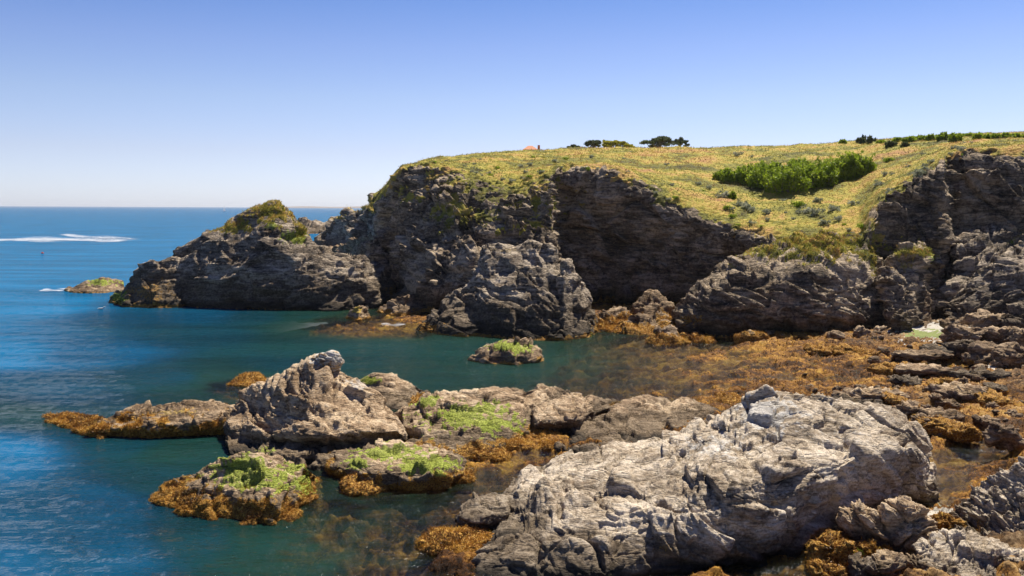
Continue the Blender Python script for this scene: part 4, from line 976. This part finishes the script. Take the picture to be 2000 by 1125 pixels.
# trees on the skyline
def tree(px, py, D, wpx, hpx, mat, label, seed, lean=.2, layers=7):
    R = np.random.RandomState(seed); wd = wpx/F*D; ht = hpx/F*D*1.0; top = P(px, py-hpx, D); base = P(px, py, D); base[2] -= 3.0; htot = top[2]-base[2]
    root = link(bpy.data.objects.new('windswept_tree', None)); root.location = base; tag(root, label, 'tree')
    tp = np.array([lean*wd*.3, 0, htot*.75]); v, f = tube([base, base+tp*.35+[.1, 0, 0], base+tp*.7, base+tp], [.34, .26, .18, .1], 7)
    tr = mk('trunk', v, f, M['bark'], origin=base); tr.parent = root
    cs, rs, lims = [], [], []
    for k in range(layers):
        a = R.uniform(0, 6.28); rr = R.uniform(.25, 1.0)
        e = base+np.array([math.cos(a)*rr*wd*.46+lean*wd*.2, math.sin(a)*rr*wd*.3, htot*(1-.32*rr**2)-R.uniform(0, .28)*ht-.25])
        s0 = base+tp*R.uniform(.4, .9); lims.append(tube([s0, (s0+e)/2+[0, 0, -.15], e], [.13, .09, .03], 5))
        for q in range(7): cs.append(e+R.normal(size=3)*np.array([wd*.085, wd*.06, ht*.05])); rs.append(R.uniform(.35, .7)*wd*.075+.1)
    v, f = join(lims); lb = mk('limb', v, f, M['bark'], origin=base); lb.parent = root
    v, f, rn = leaves(np.array(cs), np.array(rs), 34, .34, R, .45); cr = mk('crown', v, f, M[mat], origin=base, rnd=rn, smooth=False); cr.parent = root
    for ch in root.children: ch.location = (0, 0, 0)
tree(1285,284,190,74,19,'leaf_dark','wide flat topped dark tree standing highest on the skyline',401,layers=20)
tree(1322,285,190,34,17,'leaf_dark','thin arching dark tree leaning inland beside the wide one',402,.8,layers=7)
tree(1156,288,200,44,15,'leaf_dark','dark flat tree with a pale forked trunk on the skyline',403,layers=12)
tree(1192,288,200,44,16,'leaf_yellow','yellow green bushy tree on the skyline beside the dark ones',404,layers=13)
tree(1220,288,200,34,14,'leaf_yellow','second yellow green tree nearer the wide dark tree',405,layers=9)
tree(1118,288,215,28,8,'leaf_dark','lowest dark tree at the seaward end of the tree row',406,layers=7)
# house behind the brow
def house():
    D = 210.; b = P(1036, 300, D); wd = 30/F*D; ev = P(1036, 292, D)[2]; rd = P(1036, 283, D)[2]; base = np.array([b[0], b[1], b[2]-3])
    root = link(bpy.data.objects.new('house', None)); root.location = base; tag(root, 'house behind the brow with only its orange tiled roof showing', 'house')
    x0, x1 = b[0]-wd/2, b[0]+wd/2; y0, y1 = D, D+6
    def box(n, X0, X1, Y0, Y1, Z0, Z1, mt):
        v = [(x, y, z) for z in (Z0, Z1) for y in (Y0, Y1) for x in (X0, X1)]
        f = [(0, 1, 3, 2), (4, 6, 7, 5), (0, 4, 5, 1), (1, 5, 7, 3), (3, 7, 6, 2), (2, 6, 4, 0)]
        o = mk(n, v, f, M[mt], origin=base, smooth=False); o.parent = root; return o
    box('wall', x0+.2, x1-.2, y0+.3, y1-.3, base[2], ev, 'plaster')
    v = [(x0, y0, ev), (x1, y0, ev), (x1, y1, ev), (x0, y1, ev), (x0+1.3, (y0+y1)/2, rd), (x1-1.3, (y0+y1)/2, rd)]
    f = [(0, 1, 5, 4), (2, 3, 4, 5), (1, 2, 5, 5), (3, 0, 4, 4), (0, 3, 2, 1)]
    me = bpy.data.meshes.new('roof'); me.from_pydata([tuple(np.array(q)-base) for q in v], [], [[0, 1, 5, 4], [2, 3, 4, 5], [1, 2, 5], [3, 0, 4], [0, 3, 2, 1]]); me.materials.append(M['tile'])
    o = bpy.data.objects.new('roof', me); link(o, root)
    cx = P(1053, 290, D)[0]; box('chimney', cx-.28, cx+.28, y0+2.4, y0+3.0, base[2], P(1053, 282, D)[2], 'tile')
    for ch in root.children: ch.location = (0, 0, 0)
house()

# ------------------------------------------------------------------ things on the sea
def foam(name, px0, px1, pyc, hw, label, seed, n=90, m=14, slope=0.):
    u = np.linspace(0, 1, n); q = np.linspace(-1, 1, m); V = []; r_ = []
    for a in u:
        px = px0+(px1-px0)*a; wv = hw*(.5+.5*math.sin(a*math.pi))*(1+.3*math.sin(a*17+seed))
        for c in q:
            py = pyc+slope*(a-.5)+c*wv+.8*math.sin(a*9+seed)
            D = float(Dz(px, py, .12)); V.append(P(px, py, D)); r_.append((1-abs(c)**1.5)*min(1, 6*a, 6*(1-a))*.75)
    o = mk(name, np.array(V), grid_faces(n, m), M['foam'], rnd=np.array(r_))
    tag(o, label, 'foam', kind='stuff')
foam('sea_foam', -60, 290, 468, 7, 'long white foam slick on the open sea', 1, slope=0)
foam('sea_foam', 100, 285, 463, 5, 'second bright band of foam joining the slick on the open sea', 4, slope=10)
foam('sea_foam', 68, 140, 566, 5, 'white wash of foam breaking on the flat islet', 2, slope=-5)
foam('sea_foam', 735, 800, 634, 6, 'thin wash of foam around the weed beside the sea stack', 3)
def sailboat():
    D = 1900.; b = P(438, 414.5, D); b[2] = 0; D = float(Dz(438, 412.6, 0)); b = P(438, 412.6, D); k = D/F
    root = link(bpy.data.objects.new('sailboat', None)); root.location = b; tag(root, 'tiny white sailboat near the horizon', 'sailboat')
    L = 5*k; hgt = 10*k
    hull = np.array([(-.5, -.12, .0), (.5, -.0, .0), (-.5, .12, 0), (-.5, -.16, .12), (.6, 0, .15), (-.5, .16, .12)])*L
    me = bpy.data.meshes.new('hull'); me.from_pydata([tuple(x) for x in hull], [], [(0, 1, 4, 3), (1, 2, 5, 4), (3, 4, 5), (0, 2, 1), (0, 3, 5, 2)]); me.materials.append(M['white']); link(bpy.data.objects.new('hull', me), root)
    for nm, pts in (('mainsail', [(-.45*L, 0, .15*L), (0, .02*L, .15*L), (0, .02*L, hgt), (-.22*L, .05*L, hgt*.5)]), ('jib', [(.04*L, 0, .2*L), (.55*L, 0, .2*L), (.04*L, .02*L, hgt*.8)])):
        me = bpy.data.meshes.new(nm); bk_ = [(x, y+.02*L, z) for x, y, z in pts]; n_ = len(pts)
        me.from_pydata([tuple(x) for x in pts]+bk_, [], [tuple(range(n_)), tuple(range(2*n_-1, n_-1, -1))]+[(i, (i+1) % n_, n_+(i+1) % n_, n_+i) for i in range(n_)]); me.materials.append(M['sail']); link(bpy.data.objects.new(nm, me), root)
    v, f = tube([(0, 0, 0), (0, 0, hgt*1.03)], [.15, .1], 5); mk('mast', v, f, M['white']).parent = root
sailboat()
def buoy():
    D = float(Dz(83, 495, 0)); b = P(83, 495, D); vv, ff = ICO[4]; s = vv*np.array([.3, .3, .2]); s[:, 2] += .08; s[:, 0:2] *= (1-.25*(vv[:, 2:3] > .5))
    root = link(bpy.data.objects.new('buoy', None)); root.location = b; tag(root, 'small red buoy floating on the open sea', 'buoy')
    mk('float', s, ff, M['red']).parent = root
    v, f = tube([(0, 0, .2), (0, 0, .36)], [.05, .04], 6); mk('top_mark', v, f, M['red']).parent = root
buoy()
def gull(px, py, label, seed, s=.5):
    D = float(Dz(px, py, 0)); b = P(px, py, D); root = link(bpy.data.objects.new('seagull', None)); root.location = b; root.rotation_euler = (0, 0, seed); tag(root, label, 'bird')
    v, f = tube([(-.62*s, 0, .16*s), (-.45*s, 0, .13*s), (-.2*s, 0, .12*s), (.15*s, 0, .14*s), (.34*s, 0, .26*s), (.42*s, 0, .4*s), (.5*s, 0, .42*s), (.56*s, 0, .41*s), (.72*s, 0, .39*s)], [.01, .06*s, .15*s, .17*s, .1*s, .075*s, .085*s, .05*s, .008], 8)
    mk('body', v, f, M['feather']).parent = root
    for sg in (-1, 1):
        v, f = tube([(-.6*s, sg*.06*s, .22*s), (-.2*s, sg*.14*s, .2*s), (.15*s, sg*.13*s, .2*s)], [.01, .07*s, .03], 6); mk('wing', v, f, M['feather']).parent = root
gull(198, 604, 'white seagull resting on the water by the rounded rock', .4, .55)
# far coast on the horizon
u = np.linspace(0, 1, 60); V = []
for a in u:
    px = 545+(300)*a; h_ = 6+14*math.sin(a*math.pi/2)**.5+4*math.sin(a*13)
    c = P(px, 405, 9500.); c[2] = -2; V += [c, c+np.array([0, 150, 0])+np.array([0, 0, h_+2]), c+np.array([0, 900, 0])]
tag(mk('distant_coast', np.array(V), grid_faces(60, 3), M['brown'], mask=np.zeros((180, 4))), kind='structure')

bm = bmesh.new(); bmesh.ops.create_cube(bm, size=1)
for q in bm.verts: q.co = Vector((q.co.x*30000, 200+(q.co.y+.5)*14500-400, -16+(q.co.z+.5)*62))
me = bpy.data.meshes.new('haze'); bm.to_mesh(me); bm.free()
hm_ = bpy.data.materials.new('sea_haze'); hm_.use_nodes = True; t = hm_.node_tree; t.nodes.remove(t.nodes['Principled BSDF'])
pv = t.nodes.new('ShaderNodeVolumePrincipled'); pv.inputs['Color'].default_value = (.92, .95, 1, 1); pv.inputs['Density'].default_value = .00006; pv.inputs['Anisotropy'].default_value = .3
t.links.new(pv.outputs[0], t.nodes['Material Output'].inputs['Volume']); me.materials.append(hm_)
tag(link(bpy.data.objects.new('haze', me)), kind='stuff')
